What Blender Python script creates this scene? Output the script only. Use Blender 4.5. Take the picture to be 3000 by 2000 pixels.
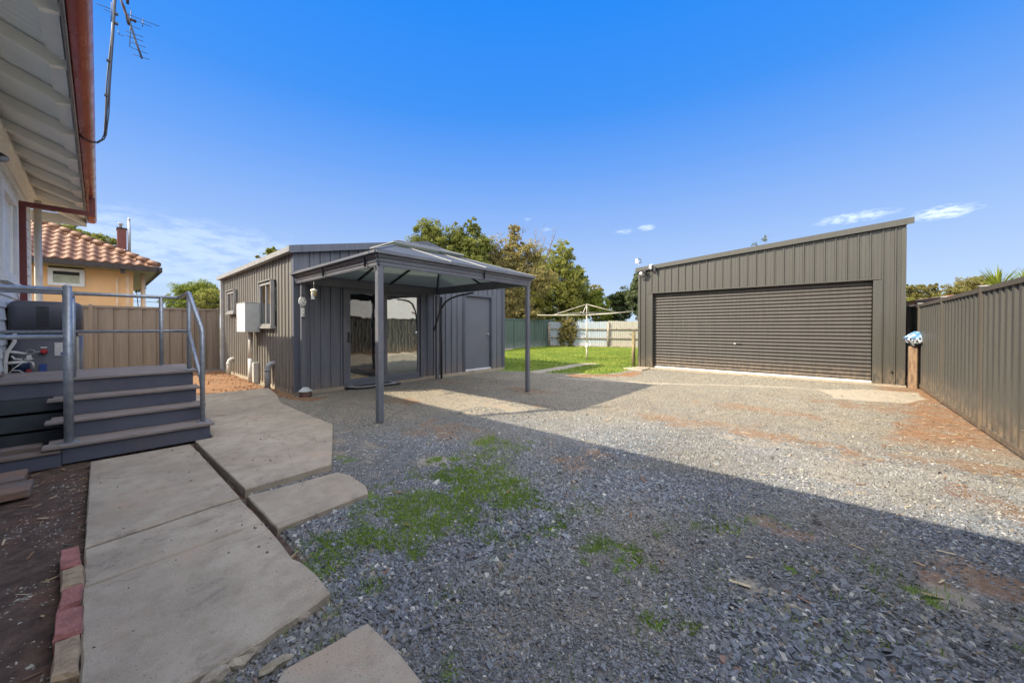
import bpy, math, random
import numpy as np
from mathutils import Vector, Matrix
random.seed(7); RNG = np.random.default_rng(7)
for o in list(bpy.data.objects): bpy.data.objects.remove(o, do_unlink=True)
scene = bpy.context.scene
COL = scene.collection

# ------------------------------------------------------------------ camera
F, CX, PP = 1064.0, 1500.0, 971.0
PITCH = math.radians(0.6); AZ = math.atan2(1210, 1064); CAMH = 1.3
fw = np.array([math.sin(AZ)*math.cos(PITCH), math.cos(AZ)*math.cos(PITCH), -math.sin(PITCH)])
rt = np.array([math.cos(AZ), -math.sin(AZ), 0.0]); up = np.cross(rt, fw)
CAM = np.array([0, 0, CAMH])
cd = bpy.data.cameras.new('camera'); cam = bpy.data.objects.new('camera', cd); COL.objects.link(cam)
cd.sensor_width = 36; cd.lens = F*36/3000; cd.shift_y = -(1000-PP)/3000
cd.clip_start = 0.05; cd.clip_end = 3000
cam.matrix_world = Matrix(((rt[0], up[0], -fw[0], 0), (rt[1], up[1], -fw[1], 0), (rt[2], up[2], -fw[2], CAMH), (0, 0, 0, 1)))
scene.camera = cam

# ------------------------------------------------------------------ light
SUN = np.array([1.0, -0.61, -0.945]); SUN /= np.linalg.norm(SUN)
ELEV = math.asin(-SUN[2])
sl = bpy.data.lights.new('sun', 'SUN'); sl.energy = 3.4; sl.angle = math.radians(0.53); sl.color = (1.0, 0.89, 0.69)
so = bpy.data.objects.new('sun', sl); COL.objects.link(so)
so.rotation_euler = Vector(SUN).to_track_quat('-Z', 'Y').to_euler()
so.location = (-20, 12, 20)
world = bpy.data.worlds.new('World'); scene.world = world; world.use_nodes = True
wn, wl = world.node_tree.nodes, world.node_tree.links
wn.clear()
wout = wn.new('ShaderNodeOutputWorld'); bg = wn.new('ShaderNodeBackground'); bg.inputs['Strength'].default_value = 0.15
sky = wn.new('ShaderNodeTexSky'); sky.sky_type = 'NISHITA'; sky.sun_disc = False
sky.sun_elevation = ELEV; sky.sun_rotation = math.atan2(-SUN[0], -SUN[1])
sky.air_density = 1.0; sky.dust_density = 0.3; sky.ozone_density = 2.5; sky.altitude = 100
tc = wn.new('ShaderNodeTexCoord')
# deep clear blue away from the sun, whitening only close to the horizon
gsep = wn.new('ShaderNodeSeparateXYZ'); wl.new(tc.outputs['Generated'], gsep.inputs[0])
rampn = wn.new('ShaderNodeValToRGB'); wl.new(gsep.outputs[2], rampn.inputs[0]); els = rampn.color_ramp.elements
STOPS = ((0.0, (1.42, 1.80, 2.2)), (.12, (1.08, 1.48, 2.2)), (.25, (.72, 1.18, 2.2)), (.38, (.36, .90, 2.2)), (.50, (.12, .70, 2.2)), (.68, (.03, .60, 2.25)))
els[0].position = 0; els[1].position = STOPS[-1][0]
for p_, c_ in STOPS[1:-1]: els.new(p_)
for e_, (p_, c_) in zip(els, STOPS): e_.position = p_; e_.color = (*c_, 1)
hs = wn.new('ShaderNodeMix'); hs.data_type = 'RGBA'; hs.inputs[0].default_value = .975
wl.new(sky.outputs[0], hs.inputs[6]); wl.new(rampn.outputs[0], hs.inputs[7])
def wmath(op, a, b=None, clamp=False):
    n = wn.new('ShaderNodeMath'); n.operation = op; n.use_clamp = clamp
    for i, v in enumerate((a, b)):
        if v is None: continue
        if isinstance(v, (int, float)): n.inputs[i].default_value = v
        else: wl.new(v, n.inputs[i])
    return n.outputs[0]
def at_dir(px, py):
    d = fw+rt*(px-CX)/F-up*(py-PP)/F
    return d/np.linalg.norm(d)
nz = wn.new('ShaderNodeTexNoise'); nz.inputs['Scale'].default_value = 24; nz.inputs['Detail'].default_value = 9; nz.inputs['Roughness'].default_value = 0.62
mp = wn.new('ShaderNodeMapping'); mp.inputs['Scale'].default_value = (1, 1, 3.4)
wl.new(tc.outputs['Generated'], mp.inputs[0]); wl.new(mp.outputs[0], nz.inputs['Vector'])
cloud_and_fill = None
nz2 = wn.new('ShaderNodeTexNoise'); nz2.inputs['Scale'].default_value = 60; nz2.inputs['Detail'].default_value = 8; nz2.inputs['Roughness'].default_value = .62; wl.new(mp.outputs[0], nz2.inputs['Vector'])
# small clouds as soft noisy clumps fixed in the sky: (direction, half width, half height, strength)
for px, py, a, b, s in ((2500, 637, .072, .0125, .20), (2765, 622, .048, .0145, .24), (1893, 667, .026, .0095, .16), (1830, 679, .03, .008, .10),
                        (1545, 643, .014, .006, .07), (1600, 672, .02, .007, .07), (480, 710, .34, .07, .085), (380, 670, .2, .035, .06), (600, 800, .22, .035, .06)):
    d = at_dir(px, py); r = np.cross(d, [0, 0, 1]); r /= np.linalg.norm(r); u = np.cross(r, d)
    def dot(v):
        n = wn.new('ShaderNodeVectorMath'); n.operation = 'DOT_PRODUCT'; wl.new(tc.outputs['Generated'], n.inputs[0]); n.inputs[1].default_value = tuple(v); return n.outputs['Value']
    e = wmath('ADD', wmath('POWER', wmath('DIVIDE', dot(r), a), 2), wmath('POWER', wmath('DIVIDE', dot(u), b), 2))
    m = wmath('SUBTRACT', 1.0, e, True)
    front = wmath('GREATER_THAN', dot(d), 0.5)
    m = wmath('MULTIPLY', m, front)
    v = wmath('MULTIPLY', wmath('MULTIPLY', wmath('ADD', m, wmath('MULTIPLY', wmath('SUBTRACT', (nz if a > .1 else nz2).outputs[0], 0.5), 5.0)), m, True), s)
    v = wmath('MINIMUM', v, 1.0)
    cloud_and_fill = v if cloud_and_fill is None else wmath('MAXIMUM', cloud_and_fill, v)
mxc = wn.new('ShaderNodeMix'); mxc.data_type = 'RGBA'
# added bright fill over the unseen sky behind the viewer, lifts the shade
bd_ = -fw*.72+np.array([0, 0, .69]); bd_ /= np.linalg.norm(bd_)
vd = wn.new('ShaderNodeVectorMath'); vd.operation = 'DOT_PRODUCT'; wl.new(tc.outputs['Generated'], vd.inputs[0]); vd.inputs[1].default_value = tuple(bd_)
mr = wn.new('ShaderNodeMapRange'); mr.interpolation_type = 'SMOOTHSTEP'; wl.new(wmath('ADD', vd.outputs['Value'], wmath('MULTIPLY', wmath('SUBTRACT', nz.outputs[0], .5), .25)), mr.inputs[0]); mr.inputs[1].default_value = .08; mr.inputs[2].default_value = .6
cloud_and_fill = wmath('MAXIMUM', cloud_and_fill, mr.outputs[0])
wl.new(cloud_and_fill, mxc.inputs['Factor']); wl.new(hs.outputs[2], mxc.inputs[6]); mxc.inputs[7].default_value = (5.95, 6.1, 6.55, 1)
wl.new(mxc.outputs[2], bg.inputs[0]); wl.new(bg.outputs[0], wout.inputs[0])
scene.view_settings.view_transform = 'Standard'; scene.view_settings.look = 'None'
scene.view_settings.exposure = 1.5; scene.view_settings.gamma = 1
scene.render.engine = 'CYCLES'

# ------------------------------------------------------------------ pixel -> world helpers (used only to find real positions)
def ray(x, y): return fw+rt*(x-CX)/F-up*(y-PP)/F
def g(x, y, z=0.0): d = ray(x, y); return CAM+d*((z-CAMH)/d[2])
def onx(x, y, c): d = ray(x, y); return CAM+d*(c/d[0])
def ony(x, y, c): d = ray(x, y); return CAM+d*(c/d[1])
def onD(x, y, D): return CAM+ray(x, y)*D

# ------------------------------------------------------------------ object helpers
def tag(o, label=None, cat=None, group=None, kind=None):
    if label: o['label'] = label
    if cat: o['category'] = cat
    if group: o['group'] = group
    if kind: o['kind'] = kind
    return o
def thing(name, label, cat, loc=(0, 0, 0), rz=0, group=None):
    o = bpy.data.objects.new(name, None); COL.objects.link(o); o.location = loc; o.rotation_euler = (0, 0, rz)
    o.empty_display_size = .1
    return tag(o, label, cat, group)
class MB:
    """collects shapes in world coordinates; build() makes one mesh object"""
    def __init__(s): s.v = []; s.f = []; s.sm = []; s.g = []
    def add(s, vs, fs, smooth=False):
        b = len(s.v); s.g.append((b, len(s.f))); s.v += [tuple(map(float, q)) for q in vs]
        s.f += [tuple(b+i for i in q) for q in fs]; s.sm += [smooth]*len(fs); return s
    def box(s, x0, x1, y0, y1, z0, z1, bev=0.0):
        if x0 > x1: x0, x1 = x1, x0
        if y0 > y1: y0, y1 = y1, y0
        if z0 > z1: z0, z1 = z1, z0
        if bev <= 0:
            vs = [(x, y, z) for x in (x0, x1) for y in (y0, y1) for z in (z0, z1)]
            return s.add(vs, [(0, 1, 3, 2), (4, 6, 7, 5), (0, 4, 5, 1), (2, 3, 7, 6), (0, 2, 6, 4), (1, 5, 7, 3)])
        b = min(bev, (x1-x0)*.45, (y1-y0)*.45, (z1-z0)*.45)
        # chamfered box through rings in z
        def ring(z, i):
            X0, X1, Y0, Y1 = x0+i, x1-i, y0+i, y1-i; c = b
            return [(X0+c, Y0, z), (X1-c, Y0, z), (X1, Y0+c, z), (X1, Y1-c, z), (X1-c, Y1, z), (X0+c, Y1, z), (X0, Y1-c, z), (X0, Y0+c, z)]
        rs = [ring(z0, b*.6), ring(z0+b*.6, 0), ring(z1-b*.6, 0), ring(z1, b*.6)]
        vs = sum(rs, []); fs = []
        for k in range(3):
            for i in range(8):
                j = (i+1) % 8; fs.append((k*8+i, k*8+j, (k+1)*8+j, (k+1)*8+i))
        fs.append(tuple(range(7, -1, -1))); fs.append(tuple(range(24, 32)))
        return s.add(vs, fs)
    def obox(s, c, ax, ay, az, hx, hy, hz):
        c = np.array(c); A = [np.array(ax)*hx, np.array(ay)*hy, np.array(az)*hz]
        vs = [c+A[0]*i+A[1]*j+A[2]*k for i in (-1, 1) for j in (-1, 1) for k in (-1, 1)]
        return s.add(vs, [(0, 1, 3, 2), (4, 6, 7, 5), (0, 4, 5, 1), (2, 3, 7, 6), (0, 2, 6, 4), (1, 5, 7, 3)])
    def tube(s, pts, r, n=10, cap=True, closed=False):
        pts = [np.array(p, float) for p in pts]
        rs = r if isinstance(r, (list, tuple)) else [r]*len(pts)
        vs = []; fs = []; prev = None
        for i, p in enumerate(pts):
            a = pts[max(i-1, 0)]; b = pts[min(i+1, len(pts)-1)]; t = b-a; t = t/(np.linalg.norm(t)+1e-9)
            ref = prev if prev is not None else (np.array([0, 0, 1.]) if abs(t[2]) < .9 else np.array([1., 0, 0]))
            u = ref-t*np.dot(ref, t); u /= (np.linalg.norm(u)+1e-9); w = np.cross(t, u); prev = u
            for k in range(n):
                an = 2*math.pi*k/n; vs.append(p+(u*math.cos(an)+w*math.sin(an))*rs[i])
        for i in range(len(pts)-1):
            for k in range(n):
                j = (k+1) % n; fs.append((i*n+k, i*n+j, (i+1)*n+j, (i+1)*n+k))
        s.add(vs, fs, True)
        if cap:
            b = len(s.v)-len(vs)
            s.f += [tuple(b+k for k in range(n-1, -1, -1)), tuple(b+(len(pts)-1)*n+k for k in range(n))]; s.sm += [False]*2
        return s
    def beam(s, a, b, w, h, upv=(0, 0, 1)):
        a = np.array(a, float); b = np.array(b, float); t = b-a; L = np.linalg.norm(t); t /= L
        u = np.array(upv, float); u = u-t*np.dot(u, t); u /= np.linalg.norm(u); r = np.cross(t, u)
        return s.obox((a+b)/2, t, r, u, L/2, w/2, h/2)
    def prism(s, poly, ext, z0=None):
        """poly: 3d points of a planar polygon, ext: extrusion vector"""
        n = len(poly); P = [np.array(p, float) for p in poly]; Q = [p+np.array(ext, float) for p in P]
        fs = [tuple(range(n-1, -1, -1)), tuple(range(n, 2*n))]+[(i, (i+1) % n, n+(i+1) % n, n+i) for i in range(n)]
        return s.add(P+Q, fs)
    def lathe(s, c, prof, n=20):
        vs = []; fs = []; c = np.array(c, float)
        for r, z in prof:
            for k in range(n):
                a = 2*math.pi*k/n; vs.append(c+np.array([r*math.cos(a), r*math.sin(a), z]))
        for i in range(len(prof)-1):
            for k in range(n):
                j = (k+1) % n; fs.append((i*n+k, i*n+j, (i+1)*n+j, (i+1)*n+k))
        s.add(vs, fs, True); b = len(s.v)-len(vs)
        s.f += [tuple(b+k for k in range(n-1, -1, -1)), tuple(b+(len(prof)-1)*n+k for k in range(n))]; s.sm += [False]*2
        return s
    def build(s, name, mat, parent=None, bevel=0, fixn=True):
        me = bpy.data.meshes.new(name); me.from_pydata(s.v, [], s.f); me.update()
        me.polygons.foreach_set('use_smooth', s.sm)
        if fixn:
            import bmesh
            bm = bmesh.new(); bm.from_mesh(me); bmesh.ops.recalc_face_normals(bm, faces=bm.faces[:]); bm.to_mesh(me); bm.free()
        me.materials.append(mat)
        o = bpy.data.objects.new(name, me); COL.objects.link(o)
        if parent is not None:
            o.parent = parent
            bw = Matrix.LocRotScale(parent.location, parent.rotation_euler, None)
            if parent.parent is not None: bw = Matrix.LocRotScale(parent.parent.location, parent.parent.rotation_euler, None) @ bw
            me.transform(bw.inverted())
        if bevel:
            m = o.modifiers.new('bevel', 'BEVEL'); m.width = bevel; m.segments = 2; m.limit_method = 'ANGLE'
        return o
def P(name, mb, mat, parent=None, **k): return mb.build(name, mat, parent, **k)
def PS(name, mb, mat, parent=None, **k):
    """one object for every piece added to mb"""
    out = []; g_ = mb.g+[(len(mb.v), len(mb.f))]
    for i in range(len(mb.g)):
        (a, fa), (b, fb) = g_[i], g_[i+1]; m = MB(); m.v = mb.v[a:b]; m.f = [tuple(q-a for q in f) for f in mb.f[fa:fb]]; m.sm = mb.sm[fa:fb]
        out.append(m.build(name, mat, parent, **k))
    return out
def copy_tree(o, parent=None):
    c = o.copy(); COL.objects.link(c); c.parent = parent
    for ch in list(o.children): copy_tree(ch, c)
    return c

# ------------------------------------------------------------------ materials
def newmat(name):
    m = bpy.data.materials.new(name); m.use_nodes = True; nt = m.node_tree; nt.nodes.clear()
    out = nt.nodes.new('ShaderNodeOutputMaterial'); b = nt.nodes.new('ShaderNodeBsdfPrincipled'); nt.links.new(b.outputs[0], out.inputs[0])
    return m, nt, b, out
class N:
    def __init__(s, nt): s.nt = nt
    def node(s, t, **k):
        n = s.nt.nodes.new(t)
        for a, v in k.items(): setattr(n, a, v)
        return n
    def put(s, sock, v):
        if isinstance(v, (int, float)): sock.default_value = v
        elif isinstance(v, tuple): sock.default_value = v if len(v) == len(sock.default_value) else tuple(v)+(1,)
        else: s.nt.links.new(v, sock)
    def geo(s): return s.node('ShaderNodeNewGeometry').outputs['Position']
    def objc(s): return s.node('ShaderNodeTexCoord').outputs['Object']
    def map(s, v, scale=(1, 1, 1), rot=(0, 0, 0)):
        n = s.node('ShaderNodeMapping'); s.put(n.inputs[0], v); n.inputs['Scale'].default_value = scale; n.inputs['Rotation'].default_value = rot; return n.outputs[0]
    def noise(s, v, scale, detail=3, rough=.55, dist=0):
        n = s.node('ShaderNodeTexNoise'); s.put(n.inputs['Vector'], v); n.inputs['Scale'].default_value = scale; n.inputs['Detail'].default_value = detail
        n.inputs['Roughness'].default_value = rough; n.inputs['Distortion'].default_value = dist; return n.outputs[0]
    def voro(s, v, scale, out='Distance', feat='F1'):
        n = s.node('ShaderNodeTexVoronoi'); n.feature = feat; s.put(n.inputs['Vector'], v); n.inputs['Scale'].default_value = scale; return n.outputs[out]
    def m(s, op, a, b=0.0, clamp=False):
        n = s.node('ShaderNodeMath', operation=op, use_clamp=clamp); s.put(n.inputs[0], a); s.put(n.inputs[1], b); return n.outputs[0]
    def ramp(s, f, a, b, lo=0.0, hi=1.0):
        n = s.node('ShaderNodeMapRange', interpolation_type='SMOOTHSTEP'); s.put(n.inputs[0], f); n.inputs[1].default_value = a; n.inputs[2].default_value = b
        n.inputs[3].default_value = lo; n.inputs[4].default_value = hi; return n.outputs[0]
    def mix(s, f, a, b, blend='MIX'):
        n = s.node('ShaderNodeMix', data_type='RGBA', blend_type=blend); s.put(n.inputs[0], f); s.put(n.inputs[6], a); s.put(n.inputs[7], b); return n.outputs[2]
    def bump(s, h, strength=.3, dist=.01, normal=None):
        n = s.node('ShaderNodeBump'); s.put(n.inputs['Height'], h); n.inputs['Strength'].default_value = strength; n.inputs['Distance'].default_value = dist
        if normal is not None: s.put(n.inputs['Normal'], normal)
        return n.outputs[0]
    def attr(s, name):
        n = s.node('ShaderNodeAttribute'); n.attribute_name = name; return n.outputs['Color']
    def sep(s, c):
        n = s.node('ShaderNodeSeparateColor'); s.put(n.inputs[0], c); return n.outputs
    def xyz(s, c):
        n = s.node('ShaderNodeSeparateXYZ'); s.put(n.inputs[0], c); return n.outputs
def surf(name, c1, c2=None, rough=.6, metal=0., scale=6., stretch=(1, 1, 1), bump=0., bscale=60., bdist=.003, dirt=None, dirtamt=.3, dscale=1.5, spec=.5, fine=.0):
    """two-tone noisy surface with optional larger dirt patches"""
    m, nt, b, out = newmat(name); n = N(nt); pos = n.geo(); c2 = c2 or tuple(x*.8 for x in c1)
    col = n.mix(n.ramp(n.noise(n.map(pos, stretch), scale, 5, .6), .32, .68), c1, c2)
    if fine: col = n.mix(n.m('MULTIPLY', n.node('ShaderNodeObjectInfo').outputs['Random'], .5), col, tuple(x*.6 for x in c1))
    if fine: col = n.mix(n.ramp(n.noise(pos, 220, 2), .35, .65, 0, fine), col, tuple(x*.45 for x in c1))
    if dirt: col = n.mix(n.m('MULTIPLY', n.ramp(n.noise(n.map(pos, (1, 1, .6)), dscale, 6, .65), .45, .75), dirtamt), col, dirt)
    n.put(b.inputs['Base Color'], col); b.inputs['Metallic'].default_value = metal; b.inputs['Specular IOR Level'].default_value = spec
    n.put(b.inputs['Roughness'], n.ramp(n.noise(pos, scale*2.3, 3), .3, .7, max(rough-.08, .03), min(rough+.1, 1)))
    if bump: n.put(b.inputs['Normal'], n.bump(n.noise(n.map(pos, stretch), bscale, 4, .6), bump, bdist))
    return m
def steel(name, c, rough=.42, dirt=(.26, .18, .11), base=0.5, streak=.25):
    """painted steel cladding: faint vertical streaks, dust settled near the ground"""
    m, nt, b, out = newmat(name); n = N(nt); pos = n.geo()
    s = n.noise(n.map(pos, (7, 7, .35)), 3, 4, .6)
    col = n.mix(n.ramp(s, .3, .7, 0, 1), c, tuple(x*(1-streak) for x in c))
    pat = n.noise(pos, .9, 4, .6)
    col = n.mix(n.ramp(pat, .35, .75, 0, .10), col, tuple(min(1, x*1.25+.01) for x in c))
    z = n.xyz(pos)[2]
    low = n.m('MULTIPLY', n.ramp(z, .55, .0, 0, 1), n.ramp(n.noise(n.map(pos, (6, 6, 2)), 3, 5), .3, .7))
    col = n.mix(n.m('MULTIPLY', low, base), col, dirt)
    spk = n.ramp(n.noise(pos, 38, 2, .5), .72, .78, 0, .25)
    col = n.mix(n.m('MULTIPLY', spk, n.ramp(z, 1.2, 0, .1, 1)), col, (.45, .36, .26))
    n.put(b.inputs['Base Color'], col); n.put(b.inputs['Roughness'], n.ramp(s, .2, .8, rough-.06, rough+.1))
    b.inputs['Specular IOR Level'].default_value = .5
    n.put(b.inputs['Normal'], n.bump(n.noise(n.map(pos, (1.2, 1.2, .5)), 4, 2), .12, .02))
    return m
M = {}
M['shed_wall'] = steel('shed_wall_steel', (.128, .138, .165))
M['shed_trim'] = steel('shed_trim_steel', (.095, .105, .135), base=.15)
M['shed_side'] = steel('shed_side_steel', (.19, .175, .155))  # same cladding as the front, its sunlight put into this lighter, warmer colour
M['shed_white'] = surf('door_bottom_seal', (.62, .62, .64), rough=.5, dirt=(.4, .33, .26))
M['garage_wall'] = steel('garage_wall_steel', (.060, .058, .050))
M['garage_door'] = steel('roller_door_steel', (.061, .055, .051), rough=.5)
M['fence_r'] = steel('fence_steel_olive', (.068, .065, .057), base=.5)
M['fence_rail'] = steel('fence_rail_steel', (.09, .078, .064), base=.55)
M['fence_b'] = steel('fence_steel_brown', (.195, .155, .118), base=.25)
M['fence_g'] = steel('fence_steel_green', (.080, .118, .102), dirt=(.4, .4, .36), base=.45)
M['gazebo'] = surf('gazebo_frame_metal', (.115, .12, .14), (.095, .10, .12), rough=.38, scale=3, stretch=(1, 1, 1), dirt=(.3, .27, .23), dirtamt=.25)
M['gaz_black'] = surf('black_iron', (.025, .024, .025), rough=.4)
M['alu'] = surf('pale_aluminium', (.36, .35, .33), (.30, .30, .30), rough=.4, metal=.2)
M['gal'] = surf('galvanised_steel', (.36, .385, .41), (.26, .28, .31), rough=.42, metal=.55, scale=22, dirt=(.2, .2, .2), dirtamt=.35, dscale=6, bump=.08, bscale=120)
M['white'] = surf('white_paint', (.74, .74, .72), (.66, .66, .65), rough=.5, dirt=(.45, .40, .33), dirtamt=.25)
M['cream'] = surf('cream_paint', (.90, .88, .80), (.86, .84, .76), rough=.55, scale=4, dirt=(.4, .36, .28), dirtamt=.22, bump=.05, bscale=40)
M['soffit'] = surf('eave_lining_paint', (.88, .90, .84), (.84, .86, .81), rough=.6, scale=3, dirt=(.38, .36, .3), dirtamt=.25)
M['board'] = surf('weatherboard_paint', (.68, .69, .68), (.60, .62, .62), rough=.5, scale=5, stretch=(1, .2, 1), dirt=(.42, .38, .32), dirtamt=.25, bump=.06, bscale=30)
M['gutter'] = surf('red_gutter_paint', (.42, .055, .032), (.34, .045, .028), rough=.3, scale=2.5, dirt=(.34, .10, .05), dirtamt=.4, dscale=2.2)
M['fascia'] = surf('grey_fascia_paint', (.20, .21, .23), rough=.5)
M['flash'] = surf('zinc_flashing', (.42, .45, .48), rough=.35, metal=.5)
M['timber'] = surf('weathered_decking', (.32, .265, .235), (.14, .115, .105), rough=.75, scale=3.2, stretch=(1.2, 16, 16), bump=.5, bscale=9, bdist=.006, fine=.25)
M['timber2'] = surf('old_sleeper_timber', (.20, .155, .13), (.11, .085, .075), rough=.85, scale=3.0, stretch=(1.5, 14, 14), bump=.6, bscale=10, bdist=.01, dirt=(.33, .15, .06), dirtamt=.5, dscale=2.6)
M['greypaint'] = surf('grey_painted_board', (.085, .092, .125), (.070, .076, .105), rough=.5, scale=3, dirt=(.2, .16, .13), dirtamt=.35, bump=.08, bscale=20)
M['darkpaint'] = surf('dark_slat_paint', (.045, .055, .065), (.03, .037, .046), rough=.5)
M['post_wood'] = surf('round_post_wood', (.30, .24, .13), (.14, .11, .06), rough=.9, scale=7, stretch=(2, 2, .5), bump=.8, bscale=16, bdist=.02)
M['old_wood'] = surf('grey_rail_wood', (.33, .28, .22), (.18, .15, .12), rough=.9, scale=5, bump=.5, bscale=14, bdist=.01)
M['stump'] = surf('stained_sleeper', (.27, .17, .10), (.12, .075, .05), rough=.85, scale=7, stretch=(3, 3, .6), bump=.5, bscale=14, bdist=.01, dirt=(.42, .34, .24), dirtamt=.6, dscale=5)
M['galfence'] = steel('zinc_fence', (.33, .37, .41), rough=.45, dirt=(.5, .38, .24), base=.5)
M['galfence_c'] = steel('cream_zinc_fence', (.34, .32, .27), rough=.5, dirt=(.45, .33, .2), base=.4)
M['hwu'] = surf('heater_grey_case', (.085, .088, .108), (.075, .078, .095), rough=.45, scale=3)
M['hwu_light'] = surf('heater_light_strip', (.42, .40, .35), rough=.45)
M['black'] = surf('black_plastic', (.015, .015, .017), rough=.4)
M['pvc'] = surf('white_pvc', (.56, .56, .53), (.48, .47, .44), rough=.42, dirt=(.5, .4, .28), dirtamt=.25, dscale=4)
M['pvcgrey'] = surf('grey_pvc', (.36, .36, .37), rough=.45, dirt=(.35, .28, .2), dirtamt=.3)
M['boxgrey'] = surf('meter_box_paint', (.40, .41, .39), (.35, .36, .345), rough=.4)
M['red'] = surf('red_plastic', (.42, .02, .03), rough=.4)
M['blue'] = surf('blue_plastic', (.03, .08, .30), rough=.45)
M['render'] = surf('apricot_render', (.78, .47, .22), (.72, .42, .19), rough=.8, scale=2.5, bump=.25, bscale=120, dirt=(.45, .31, .17), dirtamt=.3)
M['tile'] = surf('terracotta_tile', (.195, .095, .050), (.14, .062, .034), rough=.7, scale=5, bump=.3, bscale=60, dirt=(.16, .10, .08), dirtamt=.4, dscale=3)
M['browntrim'] = surf('brown_gutter_paint', (.035, .025, .023), rough=.75)
M['chim'] = surf('red_chimney_paint', (.13, .028, .020), rough=.6)
M['apricot_trim'] = surf('apricot_trim', (.78, .56, .36), rough=.7)
M['glass_pale'] = surf('obscure_glass', (.42, .44, .32), rough=.25)
M['slab'] = None
M['interior'] = surf('dark_interior', (.03, .03, .032), rough=.8)
M['curtain'] = surf('blind_and_glare', (.52, .54, .50), (.42, .45, .44), rough=.8, scale=1.2)  # blind tone lightened to carry the sliding door's bright reflections
M['rust'] = surf('rusty_roof', (.30, .10, .08), (.42, .30, .24), rough=.8, scale=9)
M['whitewall'] = surf('white_render', (.7, .69, .65), rough=.8)
def glassmat(name, tint, alpha, rough=.02):
    m, nt, b, out = newmat(name); n = N(nt)
    gl = n.node('ShaderNodeBsdfGlossy'); gl.inputs['Roughness'].default_value = rough; gl.inputs['Color'].default_value = (.95, .97, 1, 1)
    tr = n.node('ShaderNodeBsdfTransparent'); tr.inputs['Color'].default_value = tint
    fr = n.node('ShaderNodeFresnel'); fr.inputs['IOR'].default_value = 1.5
    n.put(fr.inputs['Normal'], n.bump(n.noise(n.geo(), 2.2, 2), .12, .02)); n.put(gl.inputs['Normal'], n.bump(n.noise(n.geo(), 2.2, 2), .12, .02))
    mx = n.node('ShaderNodeMixShader'); n.put(mx.inputs[0], n.m('ADD', n.m('MULTIPLY', fr.outputs[0], 1.0), alpha, True)); n.nt.links.new(tr.outputs[0], mx.inputs[1]); n.nt.links.new(gl.outputs[0], mx.inputs[2])
    nt.links.new(mx.outputs[0], out.inputs[0]); nt.nodes.remove(b); return m
M['glass'] = glassmat('window_glass', (.80, .84, .80, 1), .34)
M['glass_dark'] = glassmat('screened_glass', (.26, .26, .26, 1), .15)
def polymat():
    m, nt, b, out = newmat('polycarbonate_panel'); n = N(nt); pos = n.geo()
    w = n.node('ShaderNodeTexWave'); w.wave_type = 'BANDS'; w.bands_direction = 'Y'; w.inputs['Scale'].default_value = 11; n.put(w.inputs['Vector'], pos); w.inputs['Distortion'].default_value = .2
    col = n.mix(n.ramp(w.outputs[0], .3, .7, 0, .35), (.15, .155, .17), (.11, .115, .13))
    col = n.mix(n.ramp(n.noise(pos, 3, 4), .4, .7, 0, .4), col, (.19, .19, .19))
    n.put(b.inputs['Base Color'], col); b.inputs['Roughness'].default_value = .35
    tl = n.node('ShaderNodeBsdfTranslucent'); tl.inputs[0].default_value = (.36, .40, .385, 1)
    mx = n.node('ShaderNodeMixShader'); mx.inputs[0].default_value = .5
    nt.links.new(b.outputs[0], mx.inputs[1]); nt.links.new(tl.outputs[0], mx.inputs[2]); nt.links.new(mx.outputs[0], out.inputs[0]); return m
M['poly'] = polymat()
def brickmat(name, c):
    m, nt, b, out = newmat(name); n = N(nt); p = n.geo()
    col = n.mix(n.ramp(n.noise(p, 18, 6, .7), .3, .7), c, tuple(x*.55 for x in c))
    col = n.mix(n.ramp(n.noise(p, 120, 3), .55, .7, 0, .5), col, (.4, .34, .28))
    n.put(b.inputs['Base Color'], col); b.inputs['Roughness'].default_value = .95
    n.put(b.inputs['Normal'], n.bump(n.noise(p, 70, 5, .7), .8, .008)); return m
M['brick_red'] = brickmat('red_brick', (.38, .15, .13)); M['brick_tan'] = brickmat('tan_brick', (.40, .29, .18))
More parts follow.
